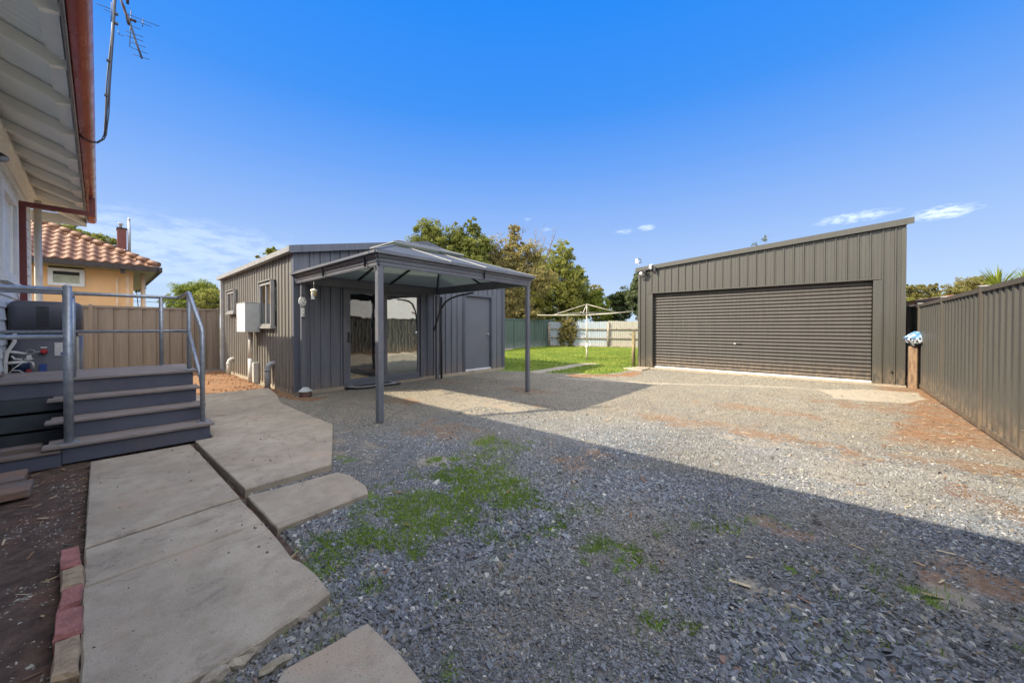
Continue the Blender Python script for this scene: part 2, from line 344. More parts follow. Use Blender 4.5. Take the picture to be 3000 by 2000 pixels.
def concrete():
    m, nt, b, out = newmat('worn_concrete'); n = N(nt); p = n.geo()
    big = n.noise(p, 1.3, 6, .62); mid = n.noise(p, 8, 6, .65); fine = n.noise(p, 170, 3, .6)
    rnd = n.node('ShaderNodeObjectInfo').outputs['Random']
    col = n.mix(n.ramp(big, .32, .66), (.43, .37, .285), (.295, .25, .19))
    col = n.mix(n.m('MULTIPLY', rnd, .5), col, (.30, .25, .195))
    col = n.mix(n.ramp(mid, .42, .72, 0, .55), col, (.22, .178, .13))
    col = n.mix(n.ramp(n.noise(p, 2.1, 5, .7, .6), .52, .70, 0, .5), col, (.40, .285, .20))
    col = n.mix(n.ramp(n.noise(n.map(p, (1, 1, 1), (0, 0, 1.1)), 3.3, 6, .75, .8), .56, .66, 0, .55), col, (.17, .15, .125))
    ed = n.node('ShaderNodeTexVoronoi', feature='DISTANCE_TO_EDGE'); ed.inputs['Scale'].default_value = .62
    wv = n.node('ShaderNodeVectorMath', operation='ADD'); n.put(wv.inputs[0], p)
    nv = n.node('ShaderNodeTexNoise'); n.put(nv.inputs['Vector'], p); nv.inputs['Scale'].default_value = 3.0; nv.inputs['Detail'].default_value = 6
    sc = n.node('ShaderNodeVectorMath', operation='SCALE'); n.put(sc.inputs[0], nv.outputs['Color']); sc.inputs['Scale'].default_value = .45; n.put(wv.inputs[1], sc.outputs[0]); n.put(ed.inputs['Vector'], wv.outputs[0])
    crack = n.m('MULTIPLY', n.ramp(ed.outputs[0], .0015, .005, 1, 0), n.ramp(n.noise(p, 1.7, 2), .46, .56))
    col = n.mix(n.ramp(fine, .30, .42, .7, 0), col, (.15, .125, .10))
    sp = n.voro(p, 62); col = n.mix(n.ramp(sp, .10, .17, .55, 0), col, (.50, .44, .34))
    sp2 = n.voro(n.map(p, (1.3, 1.1, 1)), 36); col = n.mix(n.ramp(sp2, .07, .12, .8, 0), col, (.09, .075, .06))
    col = n.mix(n.m('MULTIPLY', crack, .35), col, (.08, .065, .05))
    n.put(b.inputs['Base Color'], col); b.inputs['Roughness'].default_value = .92; b.inputs['Specular IOR Level'].default_value = .25
    n.put(b.inputs['Normal'], n.bump(n.m('SUBTRACT', n.m('ADD', fine, n.m('MULTIPLY', mid, 1.4)), crack), .5, .006)); return m
M['concrete'] = concrete()
def leafmat(name, c, c2, tr=.35):
    m, nt, b, out = newmat(name); n = N(nt)
    t = n.sep(n.attr('tint'))[0]
    col = n.mix(t, c, c2)
    n.put(b.inputs['Base Color'], col); b.inputs['Roughness'].default_value = .6; b.inputs['Specular IOR Level'].default_value = .3
    tl = n.node('ShaderNodeBsdfTranslucent'); n.put(tl.inputs[0], n.mix(.5, col, tuple(min(1, x*1.4) for x in c2)))
    mx = n.node('ShaderNodeMixShader'); mx.inputs[0].default_value = tr
    nt.links.new(b.outputs[0], mx.inputs[1]); nt.links.new(tl.outputs[0], mx.inputs[2]); nt.links.new(mx.outputs[0], out.inputs[0]); return m
M['bark'] = surf('grey_bark', (.22, .17, .13), (.12, .09, .07), rough=.9, scale=6, bump=.6, bscale=20, bdist=.02)

# ------------------------------------------------------------------ numpy value noise
def vnoise(x, y, seed=0):
    x = np.asarray(x, float); y = np.asarray(y, float)
    def h(i, j):
        v = np.sin(i*127.1+j*311.7+seed*74.7)*43758.5453; return v-np.floor(v)
    xi = np.floor(x); yi = np.floor(y); xf = x-xi; yf = y-yi; u = xf*xf*(3-2*xf); v = yf*yf*(3-2*yf)
    return (h(xi, yi)*(1-u)+h(xi+1, yi)*u)*(1-v)+(h(xi, yi+1)*(1-u)+h(xi+1, yi+1)*u)*v
def fbm(x, y, seed=0, o=4):
    s = 0; a = .5; t = 0
    for k in range(o): s = s+a*vnoise(x*2**k, y*2**k, seed+k); t += a; a *= .55
    return s/t
def sstep(a, b, x):
    t = np.clip((x-a)/(b-a), 0, 1); return t*t*(3-2*t)
def inpoly(x, y, poly):
    r = np.zeros(np.shape(x), bool); n = len(poly)
    for i in range(n):
        x0, y0 = poly[i][:2]; x1, y1 = poly[(i+1) % n][:2]
        c = ((y0 > y) != (y1 > y)) & (x < (x1-x0)*(y-y0)/(y1-y0+1e-12)+x0); r ^= c
    return r
def dseg(x, y, pts):
    d = np.full(np.shape(x), 1e9)
    for i in range(len(pts)-1):
        ax, ay = pts[i][:2]; bx, by = pts[i+1][:2]; L = (bx-ax)**2+(by-ay)**2+1e-12
        t = np.clip(((x-ax)*(bx-ax)+(y-ay)*(by-ay))/L, 0, 1); d = np.minimum(d, np.hypot(x-ax-t*(bx-ax), y-ay-t*(by-ay)))
    return d
def sdpoly(x, y, poly):
    d = dseg(x, y, list(poly)+[poly[0]]); return np.where(inpoly(x, y, poly), d, -d)

# ================================================================== THE GROUND
LAWN = [tuple(g(*p)[:2]) for p in ((1478, 1087), (1565, 1089), (1614, 1092), (1704, 1093), (1756, 1097), (1813, 1091), (1842, 1083), (1873, 1078))]
LAWN = LAWN+[(12.6, 5.0), (19.5, 4.9), (24.6, 6.0), (24.0, 12.0), (22.6, 17.5), (15.5, 14.0), (8.45, 14.0)]
STRIP = [tuple(g(*p)[:2]) for p in ((1574, 1088), (1640, 1078), (1690, 1068), (1735, 1064))]
SAND = [tuple(g(*p)[:2]) for p in ((1640, 1106), (1760, 1113), (1900, 1121), (2080, 1125), (2200, 1129), (2330, 1134), (2420, 1142))]
SANDP = [tuple(g(*p)[:2]) for p in ((2400, 1138), (2560, 1140), (2690, 1150), (2712, 1168), (2640, 1178), (2530, 1172), (2440, 1163))]
PALE = [tuple(g(*p)[:2]) for p in ((1860, 1080), (1925, 1080), (2250, 1102), (2555, 1124), (2640, 1136))]
OR1 = [(-3, 9.02), (-3, 14.2), (2.5, 14.2), (2.5, 7.5), (2.9, 7.2), (2.5, 6.9), (2.25, 7.4), (2.37, 8.91)]
def zones(x, y):
    n1 = fbm(x*1.7, y*1.7, 3); n2 = fbm(x*5, y*5, 9); n3 = fbm(x*.6, y*.6, 17)
    wob = (n1-.5)*.5+(n2-.5)*.16
    soil = np.where(x < -.02, 1., 0.)*sstep(7.4, 6.6, y)
    soil = np.maximum(soil, sstep(.05, -.0, x-.02)*sstep(5.6, 5.3, y))
    soil = np.maximum(soil, .95*(((x > -.05) & (x < .69) & (y > 1.85) & (y < 5.2))|((x > .75) & (x < 1.38) & (y > 3.5) & (y < 8.9))|((x > .75) & (x < 1.95) & (y > 5) & (y < 7))))
    soil = np.maximum(soil, .8*((x > .68) & (x < .775) & (y > 2.2) & (y < 5.45)))
    soil = np.maximum(soil, .8*((x > -.4) & (x < 1.0) & (y > 5.2) & (y < 5.6)))
    orange = sstep(-.1, .12, sdpoly(x, y, OR1)+wob*.35)
    fr = sstep(-.15, .25, (-.72-.13*(x-8)*(x < 9)+wob*1.2)-y)*sstep(4.8, 7.0, x+wob)*(y > -2)   # strip by the right fence
    orange = np.maximum(orange, fr*(.42+.5*n2))
    orange = np.maximum(orange, sstep(.2, -.3, dseg(x, y, [g(1690, 1099)[:2], g(1830, 1098)[:2], g(1860, 1090)[:2]])-.3+wob)*.9)
    lawn = sstep(-.06, .14, sdpoly(x, y, LAWN)+wob*.4)
    lawn = lawn*(1-sstep(.33, .2, dseg(x, y, STRIP)+wob*.1))
    lawn = lawn*(1-.55*sstep(.8, .1, np.hypot(x-16.2, (y-9.2)*1.3)+wob*1.5))
    sand = sstep(.10, .02, dseg(x, y, SAND)+wob*.25-.02)*.9
    sand = np.maximum(sand, sstep(-.08, .05, sdpoly(x, y, SANDP)+wob*.3))
    sand = np.maximum(sand, sstep(.3, .2, dseg(x, y, STRIP)+wob*.1)*.8)
    sand = np.maximum(sand, sstep(.10, .03, dseg(x, y, PALE)+wob*.2)*.55)
    PAD = [tuple(g(*p)[:2]) for p in ((1130, 1148), (1260, 1138), (1420, 1158), (1560, 1190), (1500, 1215), (1380, 1215), (1250, 1188))]
    sand = np.maximum(sand, .50*sstep(-.15, .1, sdpoly(x, y, PAD)+wob*.6))
    for px, py, a, b in ((2750, 1850, .28, .12), (2600, 1790, .22, .10), (2330, 1750, .25, .10), (2900, 1790, .3, .14), (1270, 1350, .25, .12), (2200, 1290, .8, .18), (2420, 1400, .5, .15), (1700, 1290, .5, .15)):
        c = g(px, py); sand = np.maximum(sand, .5*sstep(1.4, .2, np.hypot((x-c[0])/b/1.4, (y-c[1])/a)+(n2-.5)*1.8+(n1-.5)))
    # thin orange washes through the gravel
    wash = 0
    for px, py, a, b in ((1490, 1195, .9, .16), (1560, 1185, .6, .14), (2110, 1240, 1.0, .2), (2240, 1200, 1.6, .3), (2560, 1190, 1.5, .5), (1780, 1330, .4, .15),
                         (2790, 1440, .7, .25), (2900, 1370, 1.0, .25), (2900, 1700, .5, .2), (2350, 1560, .5, .12), (2000, 1230, 1.4, .3), (2350, 1290, 1.2, .3), (1300, 1250, .8, .3), (1170, 1170, .8, .25), (1330, 1120, .9, .25), (1700, 1365, .55, .25), (1560, 1140, 1.2, .35), (2950, 1480, .6, .3)):
        c = g(px, py); wash = np.maximum(wash, sstep(1.1, .2, np.hypot((x-c[0])*.9/b/1.3, (y-c[1])/a)+(n2-.5)*1.6+(n1-.5)))
    orange = np.maximum(orange, wash*.55)
    # green growth
    gr = 0
    for px, py, a, b, s in ((1400, 1420, .5, .30, 1.25), (1340, 1480, .5, .30, 1.1), (1190, 1490, .42, .34, 1.0), (1060, 1560, .34, .24, .95), (1260, 1530, .25, .2, .9), (1480, 1450, .3, .2, .8), (1480, 1300, .4, .25, .62), (1420, 1350, .35, .25, .62), (1200, 1340, .5, .3, .25), (1020, 1345, .18, .1, .7),
                            (980, 1640, .16, .34, .95), (1010, 1760, .1, .3, .4), (1620, 1555, .09, .07, .8), (1560, 1600, .25, .1, .35), (2400, 1680, .14, .2, .42), (2330, 1640, .1, .1, .38), (2480, 1880, .3, .3, .40), (2300, 1930, .25, .3, .34),
                            (1950, 1930, .16, .12, .42), (1700, 1985, .12, .1, .4), (1300, 1760, .1, .1, .5), (1340, 1920, .1, .1, .5), (2750, 1540, .3, .3, .2), (2100, 1700, .3, .2, .3), (1100, 1250, .5, .4, .28), (2460, 1190, .4, .2, .3)):
        c = g(px, py); gr = np.maximum(gr, s*sstep(1.7, .3, np.hypot((x-c[0])/b, (y-c[1])/a)+(n2-.5)*1.9+(fbm(x*13, y*13, 21)-.5)*1.5))
    gr = np.maximum(gr, .78*sstep(.56, .68, fbm(x*6.5, y*6.5, 23))*sstep(.42, .58, n1)*sstep(3.6, 2.4, np.hypot(x, y)))
    hard = sdpoly(x, y, [(-.1, 5.5), (.7, 5.45), (2.1, 7.1), (2.03, 4.85), (1.44, 3.4), (1.44, 2.85), (1.38, 2.68), (.74, 2.64), (.73, 1.78), (-.1, 1.6)])
    gr = gr*(hard < .02)
    dust = sstep(.38, .7, n3)       # finer, dustier gravel
    near = np.hypot(x, y)
    dust = np.maximum(dust*.6, sstep(3.0, 6.5, near)*.8)
    return soil, orange, lawn, sand, gr, dust
def axis(lo, hi, st, far):
    a = list(np.arange(lo, hi+1e-6, st)); d = st; v = hi
    while v < far: d *= 1.35; v += d; a.append(v)
    d = st; v = lo; pre = []
    while v > -far: d *= 1.35; v -= d; pre.append(v)
    return np.array(pre[::-1]+a)
def gheight(x, y):
    soil, orange, lawn, sand, gr, dust = zones(x, y)
    h = (fbm(x*1.1, y*1.1, 5)-.5)*.03+(fbm(x*6, y*6, 6)-.5)*.012
    h = h*sstep(0, .5, np.hypot(x, y))
    h = h+soil*((fbm(x*4, y*4, 31)-.5)*.05-.02)+orange*((fbm(x*7, y*7, 33)-.5)*.03)
    far = np.hypot(x-8, y-5); h = h*sstep(60, 25, far)
    core = ((x > 2.4) & (x < 8.7) & (y > 7.7))|((x > 11.6) & (x < 19) & (y > -1.4) & (y < 4.9))
    return np.where(core, np.minimum(h, 0)-.01, h)-.012
xs = axis(-2.4, 12.6, .055, 900); ys = axis(-2.2, 14.4, .055, 900)
GX, GY = np.meshgrid(xs, ys, indexing='ij'); nx, ny = GX.shape
GZ = gheight(GX, GY)
V = np.stack([GX, GY, GZ], -1).reshape(-1, 3)
ii = np.arange(nx*ny).reshape(nx, ny)
Q = np.stack([ii[:-1, :-1], ii[1:, :-1], ii[1:, 1:], ii[:-1, 1:]], -1).reshape(-1, 4)
def npmesh(name, V, Q, k=4, smooth=False):
    me = bpy.data.meshes.new(name); me.vertices.add(len(V)); me.vertices.foreach_set('co', np.asarray(V, np.float32).ravel())
    me.loops.add(Q.size); me.loops.foreach_set('vertex_index', np.asarray(Q, np.int32).ravel())
    me.polygons.add(len(Q)); me.polygons.foreach_set('loop_start', np.arange(0, Q.size, k, dtype=np.int32)); me.polygons.foreach_set('loop_total', np.full(len(Q), k, np.int32))
    me.update(calc_edges=True); me.polygons.foreach_set('use_smooth', np.full(len(Q), smooth)); return me
def vcol(me, name, C):
    a = me.color_attributes.new(name, 'FLOAT_COLOR', 'POINT'); C = np.asarray(C, np.float32)
    if C.shape[1] == 3: C = np.concatenate([C, np.ones((len(C), 1), np.float32)], 1)
    a.data.foreach_set('color', C.ravel())
def nobj(name, me, mat, parent=None):
    me.materials.append(mat); o = bpy.data.objects.new(name, me); COL.objects.link(o); o.parent = parent; return o
gm = npmesh('ground', V, Q, 4, True)
zs = [np.asarray(a, float).ravel() for a in zones(GX, GY)]
vcol(gm, 'za', np.stack(zs[:3], 1)); vcol(gm, 'zb', np.stack(zs[3:], 1))
def groundmat():
    m, nt, b, out = newmat('yard_ground'); n = N(nt); p = n.geo()
    soil, orange, lawn = n.sep(n.attr('za'))[:3]; sand, gr, dust = n.sep(n.attr('zb'))[:3]
    nf = n.noise(p, 14, 5, .65); nm = n.noise(p, 3.2, 5, .6)
    # crushed rock: voronoi stones with a shade each
    vn = n.node('ShaderNodeTexVoronoi'); n.put(vn.inputs['Vector'], p); vn.inputs['Scale'].default_value = 46; vn.inputs['Randomness'].default_value = 1
    vn2 = n.node('ShaderNodeTexVoronoi'); n.put(vn2.inputs['Vector'], n.map(p, (1, 1, 1), (0, 0, .6))); vn2.inputs['Scale'].default_value = 105
    r1 = n.sep(vn.outputs['Color'])[0]; r2 = n.sep(vn2.outputs['Color'])[1]
    stone = n.mix(n.ramp(r1, 0, 1), (.105, .108, .115), (.25, .25, .25))
    stone = n.mix(n.ramp(r1, .93, .96), stone, (.50, .49, .46))
    stone = n.mix(n.ramp(vn.outputs['Distance'], .42, .75, 0, .75), stone, (.075, .066, .058))
    small = n.mix(r2, (.115, .104, .088), (.31, .27, .20)); small = n.mix(n.ramp(r2, .94, .97), small, (.52, .50, .46))
    grav = n.mix(n.ramp(n.m('ADD', n.m('MULTIPLY', dust, .9), n.m('SUBTRACT', nf, .5)), .3, .75), stone, small)
    grav = n.mix(n.ramp(nm, .42, .72, 0, .6), grav, (.31, .255, .175))
    grav = n.mix(n.ramp(n.noise(p, 1.1, 4, .6), .5, .75, 0, .35), grav, (.11, .10, .095))
    col = grav
    def blend(mask, amt, c, lo=.4, hi=.62):
        nonlocal col
        k = n.ramp(n.m('ADD', mask, n.m('MULTIPLY', n.m('SUBTRACT', nf, .5), amt)), lo, hi); col = n.mix(k, col, c); return k
    oc = n.mix(n.ramp(nm, .3, .7), (.315, .155, .070), (.25, .155, .09)); oc = n.mix(n.ramp(nf, .42, .66, 0, .7), oc, (.15, .095, .06))
    sc = n.mix(n.ramp(nf, .3, .7), (.37, .315, .235), (.28, .24, .185))
    so_ = n.mix(n.ramp(nf, .3, .7), (.118, .080, .060), (.055, .038, .030)); so_ = n.mix(n.ramp(nm, .5, .75, 0, .5), so_, (.165, .075, .048))
    gc = n.mix(n.ramp(n.noise(p, 30, 4, .7), .3, .7), (.13, .22, .03), (.075, .10, .022)); gc = n.mix(n.ramp(nf, .5, .75, 0, .5), gc, (.14, .12, .035))
    lc = n.mix(n.ramp(n.noise(p, 7, 4, .7), .3, .7), (.15, .24, .035), (.09, .16, .025)); lc = n.mix(n.ramp(nm, .45, .7, 0, .75), lc, (.24, .21, .08))
    blend(orange, .9, oc, .25, .8); blend(sand, .5, sc); blend(gr, .9, gc, .3, .75); kl = blend(lawn, .35, lc, .4, .55); ks = blend(soil, .2, so_)
    # far land beyond the fences
    x, y, z = n.xyz(p)[:3]
    far = n.ramp(n.m('ADD', n.m('ABSOLUTE', n.m('SUBTRACT', x, 8)), n.m('ABSOLUTE', n.m('SUBTRACT', y, 5))), 24, 32)
    col = n.mix(far, col, (.15, .15, .07))
    n.put(b.inputs['Base Color'], col); b.inputs['Roughness'].default_value = .95; b.inputs['Specular IOR Level'].default_value = .25
    h = n.m('ADD', n.m('MULTIPLY', n.m('SUBTRACT', 1, vn.outputs['Distance']), .9), n.m('MULTIPLY', n.m('SUBTRACT', 1, vn2.outputs['Distance']), .5))
    h = n.m('MULTIPLY', h, n.m('SUBTRACT', 1, n.m('MAXIMUM', soil, n.m('MAXIMUM', sand, lawn)), True)); h = n.m('ADD', h, n.m('MULTIPLY', nf, 1.6))
    n.put(b.inputs['Normal'], n.bump(h, .9, .018)); return m
ground = nobj('ground', gm, groundmat()); tag(ground, kind='structure')
OBST = [(-.06, .70, 1.8, 5.28), (.25, .74, .9, 1.49), (.69, 2.05, 3.4, 8.95), (.74, 1.45, 2.65, 3.38), (-3.2, .9, 5.45, 7.5), (2.45, 8.7, 7.78, 14.2), (11.7, 18, -1.3, 4.85)]
def free(x, y):
    k = np.ones(len(x), bool)
    for a, b, c, d in OBST: k &= ~((x > a) & (x < b) & (y > c) & (y < d))
    return k

# ---- crushed rock scattered as real stones (denser and larger near the steps)
def stones(name, n, reg, size, colf, mat, seed, zsink=.35, mask=None, flat=.55):
    r = np.random.default_rng(seed); x = r.uniform(reg[0], reg[1], n); y = r.uniform(reg[2], reg[3], n)
    keep = free(x, y)
    if mask is not None: keep &= (r.random(n) < mask(x, y))
    # keep only what the wide view in front of the camera could see, with a margin
    vx = x*fw[0]+y*fw[1]; vr = x*rt[0]+y*rt[1]; keep &= (vx > .3) & (np.abs(vr) < vx*1.75+.8)
    x = x[keep]; y = y[keep]; n = len(x); z = gheight(x, y)
    s = size(x, y, r)*np.exp(np.clip(r.normal(0, .33, n), -.8, .62))
    cube = np.array([(-1, -1, -1), (1, -1, -1), (1, 1, -1), (-1, 1, -1), (-1, -1, 1), (1, -1, 1), (1, 1, 1), (-1, 1, 1)], float)
    fc = np.array([(0, 3, 2, 1), (4, 5, 6, 7), (0, 1, 5, 4), (1, 2, 6, 5), (2, 3, 7, 6), (3, 0, 4, 7)])
    v = cube[None]*(1+r.uniform(-.38, .38, (n, 8, 3)))*np.stack([np.ones(n), r.uniform(.5, .95, n), r.uniform(flat*.5, flat*1.2, n)], 1)[:, None, :]
    top = v[:, 4:, :]; top[:, :, :2] *= r.uniform(.4, .85, (n, 1, 1)); v[:, 4:, :] = top
    a = r.uniform(0, 6.283, n); tx = r.normal(0, .35, n); ty = r.normal(0, .35, n)
    ca, sa = np.cos(a), np.sin(a)
    X = v[:, :, 0]*ca[:, None]-v[:, :, 1]*sa[:, None]; Y = v[:, :, 0]*sa[:, None]+v[:, :, 1]*ca[:, None]; Z = v[:, :, 2]+X*tx[:, None]+Y*ty[:, None]
    W = np.stack([X, Y, Z], -1)*(s*.5)[:, None, None]+np.stack([x, y, z+s*.5*flat*(1-zsink*1.6)], 1)[:, None, :]
    q = (fc[None]+8*np.arange(n)[:, None, None]).reshape(-1, 4)
    me = npmesh(name, W.reshape(-1, 3), q); vcol(me, 'tint', np.repeat(colf(x, y, r, n), 8, 0)); return nobj(name, me, mat)
def stonemat():
    m, nt, b, out = newmat('crushed_rock'); n = N(nt); p = n.geo()
    col = n.mix(n.ramp(n.noise(p, 90, 3), .3, .7, 0, .35), n.attr('tint'), (.08, .075, .07)); n.put(b.inputs['Base Color'], col)
    b.inputs['Roughness'].default_value = .85; b.inputs['Specular IOR Level'].default_value = .35; return m
M['stone'] = stonemat()
def rockcol(x, y, r, n):
    v = r.uniform(.095, .25, n); c = np.stack([v*.92, v*1.0, v*1.12], 1)
    k = r.random(n); c[k < .055] = np.array([.50, .49, .45])*r.uniform(.6, 1.1, ((k < .055).sum(), 1))
    c[(k > .06) & (k < .10)] = (.24, .20, .165); c[(k > .11) & (k < .114)] = (.24, .15, .12)
    d = np.clip(fbm(x*.8, y*.8, 41)*1.2-.2, 0, 1)[:, None]; nr = np.clip((np.hypot(x, y)-4)/3, 0, 1)[:, None]
    c = c*(1-.55*nr)+np.array([.35, .305, .21])*.55*nr  # sunlight's warm beige painted onto stones farther from the camera
    e = np.clip(fbm(x*1.5+y*.4, y*1.1, 43)*2.2-.9, 0, 1)[:, None]
    c = c*(1-.55*e)+np.array([.24, .205, .15])*.55*e
    return c*(.78+.5*d)
def gmask(x, y):
    so, orr, la, sa, gr, du = zones(x, y); return np.clip(1-so*2-orr*1.5-la*2-sa*1.5-gr*.7, 0, 1)*(.55+.7*np.clip(fbm(x*2.2, y*2.2, 51)*1.8-.4, 0, 1))
st1 = stones('gravel', 330000, (.3, 5.0, -1.7, 4.4), lambda x, y, r: .0105+.0125*sstep(.35, .7, fbm(x*1.3, y*1.3, 61))*sstep(5.2, 1.5, np.hypot(x, y)), rockcol, M['stone'], 1, mask=gmask)
st6 = stones('gravel', 1500, (.5, 5.0, -1.6, 4.4), lambda x, y, r: .030+0*x, rockcol, M['stone'], 9, mask=gmask)
tag(st6, 'odd larger rocks lying among the crushed gravel', 'gravel', kind='stuff')
tag(st1, 'blue grey crushed rock strewn over the driveway', 'gravel', kind='stuff')
st2 = stones('loose_stones', 90000, (2.0, 11.6, -1.35, 7.6), lambda x, y, r: .014+0*x, rockcol, M['stone'], 2, mask=lambda x, y: gmask(x, y)*sstep(2.2, 3.6, np.hypot(x, y)))
tag(st2, 'finer gravel spread towards the garage, its sunlit beige put into the colour', 'gravel', kind='stuff')
_free = free; free = lambda x, y: (x > -.04) & (x < 1.95) & (y > 1.85) & (y < 5.2)
_gh = gheight; gheight = lambda x, y: np.where(x > .72, .056, .031)+0*x
st5 = stones('stray_stones', 650, (-.03, 1.95, 1.9, 5.2), lambda x, y, r: .006+.004*r.random(len(x)), rockcol, M['stone'], 8, zsink=.1, mask=lambda x, y: np.where((x > .74) & (y < 3.5), 0, np.where((x > .60) & (x < .72), .8, .2)))
tag(st5, 'loose grit scattered over the concrete path', 'grit', kind='stuff')
free = _free; gheight = _gh
shellcol = lambda x, y, r, n: np.array([.50, .47, .40])[None]*r.uniform(.4, 1.1, (n, 1))
st3 = stones('shell_grit', 9000, (-1.2, -.05, 1.0, 5.6), lambda x, y, r: .0075+.004*(r.random(len(x)) < .08), shellcol, M['stone'], 3, flat=.3, mask=lambda x, y: np.clip(fbm(x*3, y*3, 71)*2.6-1.0, 0, 1))
tag(st3, 'white shell and bark chips scattered on the dark garden soil', 'shell grit', kind='stuff')
clodcol = lambda x, y, r, n: np.array([.34, .17, .08])[None]*r.uniform(.55, 1.15, (n, 1))
st4 = stones('dirt_clods', 5200, (.6, 3.3, 6.8, 14), lambda x, y, r: .030+0*x, clodcol, M['stone'], 4, mask=lambda x, y: zones(x, y)[1]*np.clip(fbm(x*2, y*2, 77)*2-.5, 0, 1)*sstep(1.6, 2.4, x+.35*fbm(x, y, 5)))
tag(st4, 'orange clods of dirt along the foot of the shed', 'dirt clods', kind='stuff')
# bark and leaf litter strips lying on dirt
def litter(name, n, reg, mask, cols, seed, L=.05):
    r = np.random.default_rng(seed); x = r.uniform(reg[0], reg[1], n); y = r.uniform(reg[2], reg[3], n); k = free(x, y) & (r.random(n) < mask(x, y)); x = x[k]; y = y[k]; n = len(x); z = gheight(x, y)+.008
    a = r.uniform(0, 6.283, n); l = L*np.exp(r.normal(0, .4, n)); w = l*r.uniform(.06, .2, n)
    dx, dy = np.cos(a)*l/2, np.sin(a)*l/2; wx, wy = -np.sin(a)*w/2, np.cos(a)*w/2; t = r.uniform(0, .012, n)
    W = np.stack([np.stack([x-dx-wx, y-dy-wy, z], 1), np.stack([x+dx-wx, y+dy-wy, z+t], 1), np.stack([x+dx+wx, y+dy+wy, z+t+.002], 1), np.stack([x-dx+wx, y-dy+wy, z+.002], 1)], 1)
    me = npmesh(name, W.reshape(-1, 3), np.arange(4*n).reshape(-1, 4)); vcol(me, 'tint', np.repeat(np.array(cols)[r.integers(0, len(cols), n)], 4, 0)); return nobj(name, me, M['stone'])
lt = litter('leaf_litter', 9000, (-1.2, 12, -1.45, 6), lambda x, y: np.clip(zones(x, y)[1]*.8+zones(x, y)[0]*.3+.03, 0, 1), [(.30, .16, .07), (.20, .11, .06), (.42, .30, .16), (.50, .40, .25)], 5)
tag(lt, 'dry leaves and twigs littering the ground by the fence', 'leaf litter', kind='stuff')

# ---- grass blades
def blades(name, n, reg, mask, h, w, mat, seed, zfun=gheight, lean=.5):
    r = np.random.default_rng(seed); x = r.uniform(reg[0], reg[1], n); y = r.uniform(reg[2], reg[3], n); k = free(x, y) & (r.random(n) < mask(x, y)); x = x[k]; y = y[k]; n = len(x); z = zfun(x, y)
    a = r.uniform(0, 6.283, n); hh = h*np.exp(r.normal(0, .35, n)); lx = r.normal(0, lean, n)*hh; ly = r.normal(0, lean, n)*hh
    wx, wy = np.cos(a)*w/2, np.sin(a)*w/2
    p0 = np.stack([x-wx, y-wy, z-.004], 1); p1 = np.stack([x+wx, y+wy, z-.004], 1)
    p2 = np.stack([x+lx*.45+wx*.8, y+ly*.45+wy*.8, z+hh*.6], 1); p3 = np.stack([x+lx*.45-wx*.8, y+ly*.45-wy*.8, z+hh*.6], 1); p4 = np.stack([x+lx, y+ly, z+hh*.95], 1)
    W = np.stack([p0, p1, p2, p3, p4], 1).reshape(-1, 3); b = 5*np.arange(n)[:, None]
    T = np.concatenate([b+np.array([[0, 1, 2]]), b+np.array([[0, 2, 3]]), b+np.array([[3, 2, 4]])], 0)
    me = npmesh(name, W, T, 3); t = np.clip(r.normal(.5, .28, n)+(fbm(x*1.5, y*1.5, 81)-.5)*1.2, 0, 1); vcol(me, 'tint', np.repeat(np.stack([t, t, t], 1), 5, 0)); return nobj(name, me, mat)
M['grass'] = leafmat('grass_blades', (.085, .17, .025), (.27, .36, .07), .3)
M['lawn'] = leafmat('lawn_blades', (.09, .165, .02), (.31, .34, .06), .3)
gb = blades('grass', 420000, (.5, 5.0, -1.3, 5.5), lambda x, y: np.clip(zones(x, y)[4]*1.6-.38, 0, 1)*sstep(.35, .72, fbm(x*14, y*14, 91)*.95+zones(x, y)[4]*.18), .028, .0030, M['grass'], 6)
tag(gb, 'bright green grass sprouting through the gravel', 'grass', kind='stuff')
lb = blades('lawn_grass', 170000, (8.4, 24, 4.5, 17), lambda x, y: zones(x, y)[2]*(.5+.5*fbm(x*3, y*3, 93)), .04, .016, M['lawn'], 7)
tag(lb, 'short sunlit lawn grass behind the shed and around the clothesline', 'grass', kind='stuff')

# ================================================================== CONCRETE
def slab(name, poly, z0, z1, seed=0, cat=None, label=None, st=None, rough=.006, topfn=None):
    """polygon slab with an uneven, slightly chipped rim"""
    r = np.random.default_rng(seed); pts = []
    n = len(poly)
    for i in range(n):
        a = np.array(poly[i][:2], float); b = np.array(poly[(i+1) % n][:2], float); L = np.linalg.norm(b-a); k = max(1, int(L/.06))
        nr = np.array([b[1]-a[1], a[0]-b[0]])/(L+1e-9)
        for j in range(k):
            t = j/k; pts.append(a+(b-a)*t+nr*r.normal(0, rough)*(1 if 0 < j else .2))
    c = np.mean(pts, 0); m = len(pts); mb = MB(); vs = []
    tz = topfn or (lambda x, y: z1)
    for p in pts: vs.append((*p, z0))
    for p in pts: vs.append((*p, tz(*p)-.008))
    for p in pts:
        d = c-p; d = d/np.linalg.norm(d); q = p+d*.008; vs.append((*q, tz(*q)))
    fs = [tuple(range(m-1, -1, -1)), tuple(range(2*m, 3*m))]
    for k in range(2):
        for i in range(m): j = (i+1) % m; fs.append((k*m+i, k*m+j, (k+1)*m+j, (k+1)*m+i))
    mb.add(vs, fs); o = mb.build(name, M['concrete'])
    if st: tag(o, kind='structure')
    else: tag(o, label, cat)
    return o
G2 = lambda *p: tuple(g(*p, .03)[:2])
gap = .006
A = [(-.07, 5.26), (.655, 5.24), (.665, 4.98), (-.07, 4.96)]
